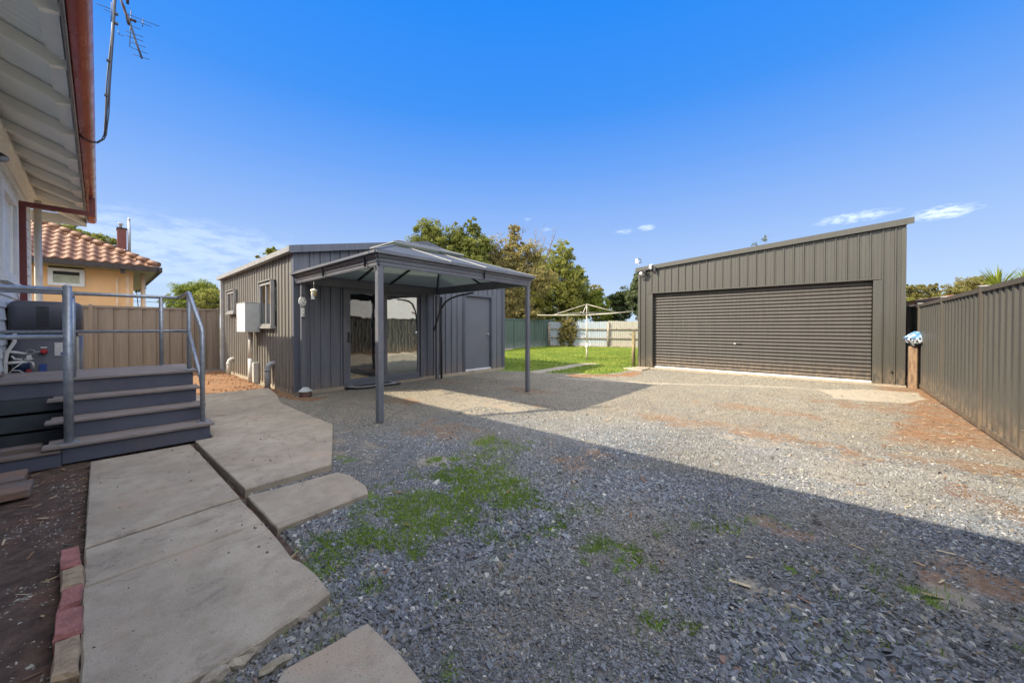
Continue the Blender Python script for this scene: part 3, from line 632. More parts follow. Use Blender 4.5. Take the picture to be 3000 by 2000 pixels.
# near path, split along its joints as in the photo
pa0 = [(-.065, 5.30), (.655, 5.28), (.665, 4.90), (-.065, 4.80)]
pa1 = [(-.065, 4.785), (.665, 4.885), (.69, 3.335), (.42, 3.305), (.3, 3.285), (.05, 3.258), (-.065, 3.242)]
pa2 = [(-.065, 3.208), (.02, 3.226), (.2, 3.24), (.34, 3.268), (.5, 3.286), (.69, 3.303), (.70, 2.805), (.4, 2.784), (-.062, 2.756)]
pa3 = [(-.062, 2.728), (.3, 2.752), (.70, 2.778), (.70, 2.42), (.695, 2.22), (.715, 2.16), (.73, 2.0), (.725, 1.80), (.62, 1.77), (.42, 1.73), (.10, 1.72), (-.055, 1.70)]
for i, (pl, h) in enumerate(((pa0, .024), (pa1, .030), (pa2, .026), (pa3, .032))): slab('path', pl, -.08, h, seed=20+i, st=True, rough=.0015)
pb1 = [(.695, 5.30), (.742, 3.42), (1.41, 3.46), (2.0, 4.86), (2.0, 5.32), (.86, 5.32)]
pb2 = [(.86, 5.33), (2.0, 5.33), (2.0, 6.60), (.86, 6.45)]
pb3 = [(.86, 6.46), (2.0, 6.61), (2.02, 6.98), (2.22, 7.9), (.87, 7.78)]
pb4 = [(.87, 7.79), (2.22, 7.91), (2.36, 8.92), (.87, 8.98)]
for i, (pl, h) in enumerate(((pb1, .046), (pb2, .043), (pb3, .040), (pb4, .034))): slab('path', pl, -.08, h, seed=30+i, st=True, rough=.0012)
slab('concrete_slab', [(.738, 3.35), (1.40, 3.29), (1.44, 3.15), (1.43, 2.85), (1.375, 2.70), (.745, 2.66)], -.06, .016, rough=.0015, seed=41, cat='slab', label='small pale concrete slab with a rounded corner lying beside the green grass')
slab('concrete_slab', [(.44, 1.53), (.76, 1.50), (.77, 1.30), (.76, .95), (.2, .95), (.25, 1.25)], -.06, .026, rough=.002, seed=42, cat='slab', label='concrete slab at the bottom edge of the driveway beyond the broken rubble')
slab('path', [(-3, 7.55), (.86, 7.55), (.86, 8.98), (-3, 8.98)], -.08, .03, seed=44, st=True)
# broken concrete rubble between the path and the slab
def rock(name, c, s, mat, seed, label=None, cat=None, parent=None, sub=3, flatz=.6, amp=.35):
    import bmesh
    bm = bmesh.new(); bmesh.ops.create_icosphere(bm, subdivisions=sub, radius=1.0)
    r = random.Random(seed); ph = [Vector((r.uniform(-1, 1), r.uniform(-1, 1), r.uniform(-1, 1))).normalized() for _ in range(14)]; cut = [r.uniform(.55, .95) for _ in ph]
    for v in bm.verts:
        for d, k in zip(ph, cut):
            t = v.co.dot(d)
            if t > k: v.co -= d*(t-k)
        v.co += v.co*(amp*.12*math.sin(v.co.x*9+seed)*math.sin(v.co.y*8)*math.cos(v.co.z*7))
        v.co = Vector((v.co.x*s[0], v.co.y*s[1], v.co.z*s[2]))+Vector(c)
    me = bpy.data.meshes.new(name); bm.to_mesh(me); bm.free(); me.materials.append(mat); o = bpy.data.objects.new(name, me); COL.objects.link(o)
    if parent: o.parent = parent
    return tag(o, label, cat)
M['rubble'] = surf('broken_concrete', (.42, .37, .28), (.27, .23, .18), rough=.95, scale=12, bump=.8, bscale=50, bdist=.01, dirt=(.1, .09, .04), dirtamt=.5, dscale=8)
for i, (px, py, w, h, lab) in enumerate(((780, 1860, .060, .030, 'pale jagged lump of broken concrete touching the upper edge of the rubble row'), (895, 1812, .038, .022, 'small yellowish broken stone at the right tip of the concrete path'),
                                  (805, 1960, .07, .03, 'broad broken concrete lump beside the bottom slab'), (710, 1945, .05, .035, 'long pale concrete fragment along the path edge'),
                                  (640, 1985, .06, .03, 'low flat concrete fragment at the bottom edge of the picture'), (745, 1915, .035, .02, 'small grey fragment in the middle of the rubble row'), (865, 1830, .022, .014, 'tiny tan stone next to the yellowish broken stone'))):
    c = g(px, py); rock('rubble_stone', (c[0], c[1]+.01, .005), (w, h*.9, .026), M['rubble'], 50+i, lab, 'rubble stone')['group'] = 'broken concrete between path and slab'
# brick edging
for i, (a, b, c, d, mt, lab) in enumerate((((178, 1607), (233, 1595), (238, 1646), (174, 1660), 'brick_red', 'reddish pink brick with a split face, farthest in the garden edging row'),
                                     ((178, 1667), (245, 1651), (245, 1706), (179, 1722), 'brick_tan', 'clean tan brick second in the garden edging row'),
                                     ((181, 1727), (245, 1706), (235, 1757), (167, 1784), 'brick_red', 'broken reddish brick with a notch, in the middle of the edging row'),
                                     ((164, 1790), (243, 1767), (240, 1841), (155, 1869), 'brick_red', 'largest smooth pink brick in the garden edging row'),
                                     ((160, 1876), (237, 1852), (232, 1965), (148, 1990), 'brick_tan', 'crumbling tan brick nearest the camera with moss on its corner'))):
    q = [g(*p, .045) for p in (a, b, c, d)]; zt = [.045+random.uniform(-.006, .006) for _ in q]
    me_ = MB(); N1 = 9
    vs = []; 
    for (zz, ins) in ((-.03, 0), (.03, 0), (.045, .1)):
        cc = sum(q)/4
        for k in range(4):
            for t in range(3):
                pnt = q[k]*(1-t/3)+q[(k+1) % 4]*(t/3); pnt = pnt+(cc-pnt)*ins; vs.append((pnt[0]+random.uniform(-.003, .003), pnt[1]+random.uniform(-.003, .003), zz+random.uniform(-.003, .003)))
    fs = [tuple(range(24, 36))]+[(k*12+j, k*12+(j+1) % 12, (k+1)*12+(j+1) % 12, (k+1)*12+j) for k in range(2) for j in range(12)]
    me_.add(vs, fs); o = me_.build('edging_brick', M[mt]); tag(o, lab, 'brick', 'bricks edging the garden bed')

# ================================================================== CLADDING
def profile(u0, u1, pitch=.2, kind='rib', off=0.0, hs_=1.0):
    """list of (u, out) breakpoints along a wall"""
    L = []; k = math.floor((u0-off)/pitch)-1
    while True:
        b = off+k*pitch
        if b > u1+pitch: break
        if kind == 'rib': pts = [(0, 0), (.055, .0), (.058, .003), (.066, .003), (.069, 0), (.125, 0), (.128, .003), (.136, .003), (.139, 0), (.163, 0), (.170, .026), (.192, .026)]
        elif kind == 'fence': pts = [(0, 0), (.07, 0), (.095, .034), (.175, .034)]
        elif kind == 'fence_in': pts = [(0, .03), (.125, .03), (.140, 0), (.185, 0)]
        elif kind == 'deep': pts = [(0, 0), (.060, 0), (.075, .030), (.115, .030), (.13, 0)]
        elif kind == 'corr': pts = [(.0762*j/6., .009+.009*math.sin(2*math.pi*j/6)) for j in range(6)]
        sc = 1.0
        L += [(b+p[0]*sc, p[1]*hs_) for p in pts]; k += 1
    L = [p for i, p in enumerate(L) if i == 0 or p[0] > L[i-1][0]+1e-6]
    us = [p[0] for p in L]; os_ = [p[1] for p in L]
    out = [(u0, float(np.interp(u0, us, os_)))]+[p for p in L if u0 < p[0] < u1]+[(u1, float(np.interp(u1, us, os_)))]
    return out
def cladding(mb, org, du, nr, u0, u1, z0, ztop, kind='rib', pitch=.2, openings=(), off=0.0, hs_=1.0):
    """du: unit vector along wall, nr: outward normal. ztop: number or function of u"""
    org = np.array(org, float); du = np.array(du, float); nr = np.array(nr, float)
    zt = ztop if callable(ztop) else (lambda u: ztop)
    pr = profile(u0, u1, pitch, kind, off, hs_); us = [p[0] for p in pr]; oo = [p[1] for p in pr]
    br = sorted(set([round(u, 5) for u in us]+[round(e, 5) for o in openings for e in o[:2] if u0 < e < u1]))
    for i in range(len(br)-1):
        a, b = br[i], br[i+1]; oa, ob = np.interp(a, us, oo), np.interp(b, us, oo); mid = (a+b)/2
        segs = [(z0, None)]
        for (p, q, lo, hi) in openings:
            if p-1e-6 <= mid <= q+1e-6:
                ns = []
                for (s, e) in segs:
                    if lo > s+1e-4: ns.append((s, lo))
                    ns.append((hi, e))
                segs = ns
        for (s, e) in segs:
            ea = zt(a) if e is None else e; eb = zt(b) if e is None else e
            if min(ea, eb) <= s+1e-4: continue
            pa, pb = org+du*a+nr*oa, org+du*b+nr*ob
            mb.add([(pa[0], pa[1], s), (pb[0], pb[1], s), (pb[0], pb[1], eb), (pa[0], pa[1], ea)], [(0, 1, 2, 3)])
    return mb
X, Y, Z = np.array([1., 0, 0]), np.array([0, 1., 0]), np.array([0, 0, 1.])

# ================================================================== SHED
SX0, SX1, SY0, SY1, EAV, APX = 2.52, 8.50, 7.84, 13.95, 2.80, 3.40
shed = thing('metal_shed', 'dark grey ribbed steel shed with low gable roof, sliding doors and side windows', 'shed', (SX0, SY0, 0))
rk = lambda x: EAV+(APX-EAV)*(1-abs(x-5.51)/2.99)
DO = (3.49, 5.40, .05, 2.13); D2 = (6.86, 7.95, .06, 2.22)
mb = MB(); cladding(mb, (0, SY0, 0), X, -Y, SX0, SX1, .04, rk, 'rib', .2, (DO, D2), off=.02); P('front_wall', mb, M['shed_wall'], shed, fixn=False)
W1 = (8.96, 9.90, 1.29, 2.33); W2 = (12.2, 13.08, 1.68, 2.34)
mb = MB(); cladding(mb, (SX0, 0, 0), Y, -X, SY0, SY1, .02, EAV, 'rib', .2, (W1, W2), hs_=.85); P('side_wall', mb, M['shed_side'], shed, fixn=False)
mb = MB(); mb.box(SX1-.04, SX1, SY0+.01, SY1, .02, EAV); mb.box(SX0+.02, SX1-.04, SY1-.05, SY1, .02, EAV); PS('back_walls', mb, M['shed_wall'], shed)
mb = MB(); mb.box(SX0-.01, SX1+.02, SY0-.035, SY1, -.05, .052); sb = P('floor_slab', mb, M['concrete'], shed)
for xa, xb in ((SX0-.10, 5.51), (SX1+.10, 5.51)):
    za = EAV+.03-.02*0; mb = MB()
    cladding_pts = []
    # roof sheet with ribs running up the slope
    pr = profile(SY0-.14, SY1+.1, .2, 'rib'); vs = []; fs = []
    zl, zh = rk(xa)+.02, APX+.035
    for (u, o) in pr: vs += [(xa, u, zl+o), (xb, u, zh+o)]
    for i in range(len(pr)-1): fs.append((2*i, 2*i+1, 2*i+3, 2*i+2))
    mb.add(vs, fs); P('roof_panel', mb, M['shed_trim'], shed, fixn=False)
mb = MB()
for xa, xb in ((SX0-.13, 5.51), (SX1+.12, 5.51)):
    za = EAV-.03+.0; 
    mb.prism([(xa, SY0-.16, rk(xa)-.055), (xb, SY0-.16, APX-.055), (xb, SY0-.16, APX+.085), (xa, SY0-.16, rk(xa)+.085)], (0, .012, 0))
    mb.prism([(xa, SY0-.148, rk(xa)+.075), (xb, SY0-.148, APX+.075), (xb, SY0-.148, APX+.088), (xa, SY0-.148, rk(xa)+.088)], (0, .14, 0))
PS('barge_flashing', mb, M['shed_trim'], shed)
mb = MB(); mb.box(SX0-.145, SX0-.03, SY0-.145, SY1+.12, EAV-.055, EAV+.045); gut = P('gutter', mb, M['alu'], shed)
M['guttergrey'] = surf('grey_gutter_paint', (.27, .265, .26), rough=.4); gut.data.materials[0] = M['guttergrey']
mb = MB()
for x, y in ((SX0-.03, SY0-.03), (SX1-.07, SY0-.03)): mb.box(x-.002, x+.10, y-.002, y+.004, .05, rk(x+.05)-.06); 
mb.box(SX0-.032, SX0-.024, SY0-.03, SY0+.08, .05, EAV-.06)
PS('corner_flashing', mb, M['shed_trim'], shed)
mb = MB(); mb.box(SX0-.10, SX0-.02, SY1-.14, SY1-.06, .05, EAV-.05, .01); P('downpipe', mb, M['pvcgrey'], shed)
# windows in the side wall
def slide_window(parent, y0, y1, z0, z1, x, split=.5):
    mb = MB(); t = .045; x0, x1 = x-.055, x+.02
    mb.box(x0, x1, y0, y0+t, z0, z1); mb.box(x0, x1, y1-t, y1, z0, z1); mb.box(x0, x1, y0+t, y1-t, z0, z0+t); mb.box(x0, x1, y0+t, y1-t, z1-t, z1)
    ym = y0+(y1-y0)*split; mb.box(x0+.012, x1, ym-.022, ym+.022, z0+t, z1-t)
    w = P('window', mb, M['guttergrey'], parent)
    s = MB(); s.box(x0-.03, x1, y0-.04, y1+.04, z0-.055, z0-.002); s.box(x0-.02, x1-.03, y0-.04, y0-.002, z0, z1+.03); s.box(x0-.02, x1-.03, y1+.002, y1+.04, z0, z1+.03); s.box(x0-.03, x1, y0-.04, y1+.04, z1+.032, z1+.05)
    P('window_surround', s, M['guttergrey'], w)
    a = MB(); a.box(x-.02, x-.014, y0+t, ym-.022, z0+t, z1-t); P('pane', a, M['glass'], w)
    a = MB(); a.box(x-.035, x-.029, ym+.022, y1-t, z0+t, z1-t); P('insect_screen', a, M['glass_dark'], w)
    b = MB(); b.box(x+.12, x+.13, y0-.1, y1+.1, z0-.1, z1+.1); P('backing', b, M['interior'], w)
    b = MB(); b.box(x+.07, x+.075, y0+.02, y0+(ym-y0)*.45, z0+(z1-z0)*.35, z1-.1); P('blind', b, M['curtain'], w)
slide_window(shed, W1[0]+.04, W1[1]-.04, W1[2]+.05, W1[3]-.04, SX0-.03)
slide_window(shed, W2[0]+.04, W2[1]-.04, W2[2]+.05, W2[3]-.04, SX0-.03)
# sliding glass door
yd = SY0
mb = MB(); x0, x1, z0, z1 = DO; f = .05
mb.box(x0-.05, x0+.015, yd-.035, yd+.05, z0-.01, z1+.03); mb.box(x1-.015, x1+.05, yd-.035, yd+.05, z0-.01, z1+.03); mb.box(x0+.015, x1-.015, yd-.035, yd+.05, z1-.01, z1+.03); mb.box(x0+.015, x1-.015, yd-.05, yd+.05, z0-.01, z0+.035)
sd = P('sliding_door_frame', mb, M['gazebo'], shed)
def sash(nm, xa, xb, y, st, glass):
    m1 = MB(); za, zb = z0+.037, z1-.012
    m1.box(xa, xa+st, y-.018, y+.018, za, zb); m1.box(xb-st, xb, y-.018, y+.018, za, zb); m1.box(xa+st, xb-st, y-.018, y+.018, za, za+.10); m1.box(xa+st, xb-st, y-.018, y+.018, zb-.06, zb)
    o = P('sliding_sash', m1, M['gazebo'], shed); 
    g1 = MB(); g1.box(xa+st, xb-st, y-.004, y+.004, za+.10, zb-.06); P('glass_pane', g1, glass, o); return o
s1 = sash('a', x0+.017, 4.46, yd-.012, .085, M['glass_dark']); s2 = sash('b', 4.40, x1-.017, yd+.028, .07, M['glass'])
h = MB(); h.box(x0+.045, x0+.075, yd-.06, yd-.032, .98, 1.20, .006); P('door_handle', h, M['black'], s1)
b = MB(); b.box(x0-.3, 4.42, yd+.25, yd+.26, .03, 2.3); P('dark_room', b, M['interior'], sd)
b = MB()
b.box(4.42, 5.42, yd+.07, yd+.075, .06, 2.13)
P('glare_blind', b, M['curtain'], sd)  # paleness stands in for bright reflections on this pane
# single steel door
x0, x1, z0, z1 = D2; mb = MB()
mb.box(x0-.03, x0+.02, yd-.035, yd+.10, z0, z1+.03); mb.box(x1-.02, x1+.03, yd-.035, yd+.10, z0, z1+.03); mb.box(x0+.02, x1-.02, yd-.035, yd+.10, z1-.01, z1+.03); fr = P('door_frame', mb, M['shed_trim'], shed)
mb = MB(); mb.box(x0+.022, x1-.022, yd+.055, yd+.09, z0+.045, z1-.012); dr = P('door', mb, M['shed_wall'], shed); M['doorflat'] = surf('flat_grey_door', (.12, .128, .15), (.11, .117, .138), rough=.45, scale=1.5); dr.data.materials[0] = M['doorflat']
mb = MB(); mb.box(x0+.022, x1-.022, yd-.005, yd+.053, z0-.01, z0+.04); P('door_sill', mb, M['shed_white'], shed)
mb = MB(); hx = x1-.13; mb.lathe((0, 0, 0), [(.03, 0), (.03, .012), (.012, .014), (.012, .04), (.026, .045), (.030, .06), (.022, .075), (.004, .08)], 14)
mb.v = [(hx+a, yd+.055-c, 1.10+b_) for a, b_, c in mb.v]; P('door_knob', mb, M['alu'], dr)
mb = MB(); mb.box(x0-.036, x0-.03, yd-.05, yd-.03, 1.22, 1.26); P('latch', mb, M['alu'], fr)

# doorstep with black rim in front of the sliding door
st = thing('door_step', 'low grey door step with black curved rubber edge below the sliding door', 'door step', (3.9, 7.5, 0))
mb = MB(); poly = [(3.45, 7.70), (3.55, 7.52), (3.8, 7.44), (4.5, 7.44), (4.62, 7.5), (4.62, 7.79), (3.45, 7.79)]; mb.prism([(x, y, 0.0) for x, y in poly], (0, 0, .03)); P('rim', mb, M['black'], st)
mb = MB(); mb.prism([(3.52+(x-3.45)*.88, 7.79-(7.79-y)*.86, .031) for x, y in poly], (0, 0, .012)); P('mat', mb, M['boxgrey'], st)
mb = MB(); mb.prism([(3.62+(x-3.45)*.72, 7.74-(7.79-y)*.62, .044) for x, y in poly], (0, 0, .006)); P('inset', mb, M['black'], st)

# meter box on its conduit
mbx = thing('meter_box', 'pale grey electrical meter cabinet on a white conduit beside the shed windows', 'meter box', (2.42, 10.45, 0))
mb = MB(); mb.box(2.165, 2.455, 9.85, 10.58, 1.20, 1.865, .008); c_ = P('cabinet', mb, M['boxgrey'], mbx)
mb = MB(); mb.box(2.155, 2.1645, 9.86, 10.57, 1.21, 1.855); d_ = P('door', mb, M['white'], mbx); mb = MB(); mb.box(2.148, 2.155, 10.47, 10.50, 1.5, 1.53); P('lock', mb, M['black'], d_)
mb = MB(); mb.box(2.15, 2.46, 9.84, 10.59, 1.866, 1.875); P('cap', mb, M['boxgrey'], mbx)
mb = MB(); mb.tube([(2.40, 10.45, 0), (2.40, 10.45, .56)], .058, 16); mb.tube([(2.40, 10.45, .56), (2.40, 10.45, 1.2)], .048, 16); P('conduit', mb, M['pvc'], mbx)
t2 = thing('cable_box', 'narrow cream cable box standing at the foot of the meter conduit', 'cable box', (2.5, 10.25, 0))
mb = MB(); mb.box(2.40, 2.50, 10.20, 10.31, 0, .48, .006); P('case', mb, M['boxgrey'], t2); mb = MB(); mb.box(2.393, 2.3995, 10.205, 10.305, .02, .465); P('cover', mb, M['pvc'], t2); mb = MB(); mb.box(2.385, 2.393, 10.28, 10.29, .34, .37); P('hinge', mb, M['pvcgrey'], t2)
for (x, y, h, mt, lab, r) in ((2.40, 12.72, .42, 'pvc', 'thin white waste pipe elbow entering the shed near its far end', .045), (2.38, 9.08, .52, 'pvcgrey', 'thick grey waste pipe elbow entering the shed below the large window', .055)):
    t = thing('waste_pipe', lab, 'pipe', (x, y, 0), group='waste pipes along the shed wall'); mb = MB()
    mb.tube([(x, y, -.02), (x, y, h*.55), (x, y, h-.09), (x+.02, y, h-.035), (x+.06, y, h), (x+.16, y, h)], r, 14); P('pipe', mb, M[mt], t)
    mb = MB(); mb.tube([(x, y, h-.15), (x, y, h-.10)], r*1.14, 14); P('collar', mb, M[mt], t)
# downpipe at the front corner, its cap and red pot
t = thing('stormwater_pot', 'white capped muddy red stormwater pot at the foot of the corner post', 'pot', (2.60, 7.56, 0))
mb = MB(); mb.lathe((2.60, 7.55, 0), [(.115, -.02), (.105, .05), (.10, .085)], 18); P('pot', mb, surf('muddy_red', (.17, .085, .065), (.12, .075, .06), rough=.95, scale=14), t)
mb = MB(); mb.lathe((2.60, 7.55, .085), [(.13, 0), (.125, .012), (.062, .06), (.05, .075)], 8); P('cap', mb, surf('worn_white_cap', (.45, .46, .46), (.36, .37, .37), rough=.6, scale=9), t)

# ================================================================== GAZEBO
GX0, GX1, GY0, GY1 = 2.50, 5.82, 4.62, 7.72
gz = thing('gazebo', 'dark grey hard-top gazebo with translucent hipped roof against the shed', 'gazebo', (GX0, GY0, 0))
def gpost(x, y, z0, z1, w=.085):
    mb = MB(); mb.box(x-w/2, x+w/2, y-w/2, y+w/2, z0, z1, .006)
    # shaped shoulder under the beam
    return P('post', mb, M['gazebo'], gz)
gpost(2.56, 4.69, 0, 2.16); gpost(5.78, 4.66, 0, 2.15, .075); gpost(2.60, 7.66, .05, 2.16, .075); gpost(5.70, 7.56, 0, 2.12, .07)
mb = MB()
def moulded(mb, a, b, nr, z, closed=True):
    """fascia beam with stepped mouldings; nr outward"""
    a = np.array(a, float); b = np.array(b, float); nr = np.array(nr, float)
    prof = [(-.03, 0), (.005, 0), (.005, .012), (.012, .014), (.012, .05), (.022, .055), (.028, .065), (.028, .075), (.020, .08), (.020, .105), (.040, .112), (.052, .125), (.052, .155), (-.03, .155)]
    vs = []; n = len(prof)
    for e, s in ((a, -1), (b, 1)):
        t = (b-a)/np.linalg.norm(b-a)
        for o, h in prof: vs.append(e+nr*o+t*s*(o+.03)*.98+np.array([0, 0, z+h]))
    fs = [(i, (i+1) % n, n+(i+1) % n, n+i) for i in range(n)]+[tuple(range(n-1, -1, -1)), tuple(range(n, 2*n))]
    mb.add(vs, fs)
zb = 2.15
c00, c10, c01, c11 = (2.53, 4.65), (5.80, 4.65), (2.53, 7.70), (5.80, 7.70)
for a, b, nr in ((c00, c10, (0, -1, 0)), (c00, c01, (-1, 0, 0)), (c10, c11, (1, 0, 0)), (c01, c11, (0, 1, 0))):
    m1 = MB(); moulded(m1, (*a, 0), (*b, 0), nr, zb); P('fascia_beam', m1, M['gazebo'], gz)
# joint bands on the fascia
mb = MB()
for x in (4.50,): mb.box(x-.006, x+.006, 4.588, 4.62, zb+.01, zb+.155)
for y in (6.4, 4.95): mb.box(2.468, 2.50, y-.006, y+.006, zb+.01, zb+.155)
PS('joint_strip', mb, M['black'], gz)
# eave flashing (pale on top)
mb = MB()
for a, b in (((2.44, 4.56), (5.89, 4.56)), ((2.44, 4.56), (2.44, 7.79)), ((5.89, 4.56), (5.89, 7.79)), ((2.44, 7.79), (5.89, 7.79))):
    mb.beam((*a, zb+.172), (*b, zb+.172), .05, .036)
PS('eave_channel', mb, M['gazebo'], gz)
RY, RX0, RX1, RZ = 6.15, 3.74, 4.72, 2.86
ex0, ex1, ey0, ey1, ez = 2.45, 5.88, 4.57, 7.78, zb+.195
def quadpanel(mb, pts, nrm_off=.0, th=.008):
    pts = [np.array(p, float) for p in pts]; nrm = np.cross(pts[1]-pts[0], pts[2]-pts[0]); nrm /= np.linalg.norm(nrm)
    if nrm[2] < 0: nrm = -nrm
    mb.prism([p+nrm*nrm_off for p in pts], nrm*th)
low = lambda p, q, t: tuple(np.array(p, float)*(1-t)+np.array(q, float)*t)
CR = [(ex0, ey0, ez), (ex1, ey0, ez), (ex1, ey1, ez), (ex0, ey1, ez)]; RA, RB = (RX0, RY, RZ), (RX1, RY, RZ); T = .80
Fr = [low(CR[0], RA, T), low(CR[1], RB, T), low(CR[2], RB, T), low(CR[3], RA, T)]
for q in ((CR[0], CR[1], Fr[1], Fr[0]), (CR[1], CR[2], Fr[2], Fr[1]), (CR[2], CR[3], Fr[3], Fr[2]), (CR[3], CR[0], Fr[0], Fr[3])):
    mb = MB(); quadpanel(mb, q); P('roof_panel', mb, M['poly'], gz, fixn=True)
# raised vent cap
dz = np.array([0, 0, .075]); U = [np.array(low(CR[k], (RA, RB, RB, RA)[k], T-.06))+dz for k in range(4)]; ra, rb = np.array(RA)+dz, np.array(RB)+dz
mb = MB()
for q in ((U[0], U[1], rb, ra), (U[2], U[3], ra, rb)): quadpanel(mb, q)
for q in ((U[1], U[2], rb), (U[3], U[0], ra)): quadpanel(mb, q)
P('vent_cap', mb, M['poly'], gz)
mb = MB()
for k in range(4): mb.beam(U[k], U[(k+1) % 4], .012, .012)
mb.beam(ra+dz*.2, rb+dz*.2, .02, .012)
for k, r_ in enumerate((ra, rb, rb, ra)): mb.beam(U[k]+dz*.15, r_+dz*.15, .014, .01)
PS('vent_trim', mb, M['alu'], gz)
# rafters below and pale glazing bars above
for k, r_ in enumerate((RA, RB, RB, RA)):
    mb = MB(); a = np.array(CR[k])+[0, 0, -.03]; b_ = np.array(r_)+[0, 0, -.03]; mb.beam(a, b_, .03, .045); P('hip_rafter', mb, M['gaz_black'], gz)
    mb = MB(); a = np.array(CR[k])+[0, 0, .014]; b_ = np.array(low(CR[k], r_, T-.04))+[0, 0, .014]; mb.beam(a, b_, .035, .012); P('hip_cap', mb, M['gazebo'] if k in (0, 3) else M['alu'], gz)
mb = MB(); mb.beam((RX0, RY, RZ-.03), (RX1, RY, RZ-.03), .03, .04); P('ridge_beam', mb, M['gaz_black'], gz)
mb = MB()
for k in range(4): mb.beam(np.array(Fr[k])-[0, 0, .02], np.array(Fr[(k+1) % 4])-[0, 0, .02], .03, .03)
PS('vent_frame', mb, M['gaz_black'], gz)
for (a, t) in (((3.74, ey0), 0), ((4.52, ey0), 1)):
    for yy, s in ((ey0, 1), (ey1, -1)):
        top = (a[0]+.0, RY-s*(RY-ey0)*(1-T)*1.0, ez+(RZ-ez)*T)
        mb = MB(); mb.beam((a[0], yy, ez-.035), (top[0], top[1], top[2]-.035), .025, .04); P('rafter', mb, M['gaz_black'], gz)
        mb = MB(); mb.beam((a[0], yy, ez+.016), (top[0], top[1], top[2]+.016), .022, .012); P('glazing_bar', mb, M['alu'], gz)
for s, xx in ((1, ex0), (-1, ex1)):
    rx = RX0 if s == 1 else RX1; tx = xx+(rx-xx)*T
    mb = MB(); mb.beam((xx, RY, ez-.035), (tx, RY, ez+(RZ-ez)*T-.035), .025, .04); P('rafter', mb, M['gaz_black'], gz)
# loose curved brace near the rear post
mb = MB(); pts = [(5.56, 7.50, 1.23), (5.60, 7.42, 1.50), (5.63, 7.32, 1.75), (5.65, 7.16, 1.93), (5.67, 6.95, 2.02), (5.70, 6.70, 2.07), (5.74, 6.25, 2.11)]
mb.tube(pts, .022, 8); P('curved_brace', mb, M['gaz_black'], gz)
mb = MB()
for x, y in ((2.56, 4.69), (5.78, 4.66)):
    for s in (-1, 1): mb.prism([(x+s*.0425, y, 2.151), (x+s*.075, y, 2.151), (x+s*.0425, y, 2.07)], (0, .03, 0))
PS('gusset', mb, M['gazebo'], gz)
mb = MB(); mb.tube([(5.79, 7.50, 0), (5.79, 7.50, 2.08)], .028, 8); P('rear_pole', mb, M['gaz_black'], gz)
# lantern
ln = thing('hanging_lantern', 'small white lantern hanging from the gazebo beam at the shed corner', 'lantern', (2.59, 7.02, 2.15))
lx, ly = 2.56, 7.0; LZ = 1.93
mb = MB(); mb.tube([(lx, ly, 2.15), (lx, ly, LZ+.07)], .005, 6); P('hook', mb, M['alu'], ln)
mb = MB(); mb.lathe((lx, ly, LZ), [(.052, .025), (.058, .035), (.05, .055), (.012, .07)], 14); P('lid', mb, M['cream'], ln)
M['amber'] = surf('amber_glass', (.40, .34, .15), rough=.15); mb = MB(); mb.lathe((lx, ly, LZ), [(.015, -.085), (.035, -.07), (.048, -.03), (.048, .024)], 14); P('globe', mb, M['amber'], ln)
mb = MB(); mb.prism([(lx-.055, ly-.03, LZ+.01), (lx-.045, ly-.045, LZ+.01), (lx-.005, ly-.045, LZ-.12), (lx-.055, ly-.03, LZ-.12)], (.004, -.004, 0)); P('paper_tag', mb, M['white'], ln)
pq = thing('wall_ornament', 'black and white mosaic face ornament with hanging tiles on the gazebo corner post', 'ornament', (2.60, 7.58, 1.9))
M['mosaic'] = newmat('mosaic_pieces')[0]; nt = M['mosaic'].node_tree; nn = N(nt); bb = [q for q in nt.nodes if q.type == 'BSDF_PRINCIPLED'][0]
nn.put(bb.inputs['Base Color'], nn.mix(nn.ramp(nn.noise(nn.geo(), 42, 2), .56, .6), (.72, .71, .66), (.05, .05, .05)))
mb = MB(); mb.lathe((0, 0, 0), [(.02, -.008), (.062, -.006), (.070, 0), (.062, .006), (.02, .012)], 22); mb.v = [(2.575+a, 7.60-c, 1.80+b_*1.35) for a, b_, c in mb.v]; P('face', mb, M['mosaic'], pq)
for k in range(3): mb = MB(); mb.box(2.555, 2.61, 7.59, 7.602, 1.63-k*.058, 1.68-k*.058, .004); P('tile', mb, M['mosaic'], pq)
mb = MB(); mb.box(2.560, 2.605, 7.585, 7.60, 1.475, 1.50); P('base_tile', mb, M['black'], pq)
mb = MB(); mb.tube([(2.55, 7.60, 1.88), (2.575, 7.60, 1.93), (2.60, 7.60, 1.88)], .006, 6); P('hanger', mb, M['black'], pq)

# ================================================================== GARAGE
gx, ga, gb_ = 11.80, -1.23, 4.80
gr_ = thing('garage', 'olive grey steel garage with skillion roof and wide brown roller door', 'garage', (gx, 1.8, 0))
ztop = lambda y: 3.60+(3.17-3.60)*(y-ga)/(gb_-ga)
OD = (-.72, 4.33, 0.0, 2.405)
mb = MB(); cladding(mb, (gx, 0, 0), Y, -X, ga, gb_, .02, ztop, 'rib', .2015, (OD,), off=ga-.02); P('front_wall', mb, M['garage_wall'], gr_, fixn=False)
mb = MB(); mb.box(gx+.01, 18.6, gb_-.04, gb_, .0, 3.1); mb.box(gx+.01, 18.6, ga, ga+.04, 0, 3.45); mb.box(18.55, 18.6, ga+.04, gb_-.04, 0, 3.1); PS('other_walls', mb, M['garage_wall'], gr_)
mb = MB(); mb.prism([(gx-.06, ga-.06, 3.66), (18.7, ga-.06, 3.66), (18.7, gb_+.06, 3.22), (gx-.06, gb_+.06, 3.22)], (0, 0, .03)); P('roof', mb, M['garage_wall'], gr_)
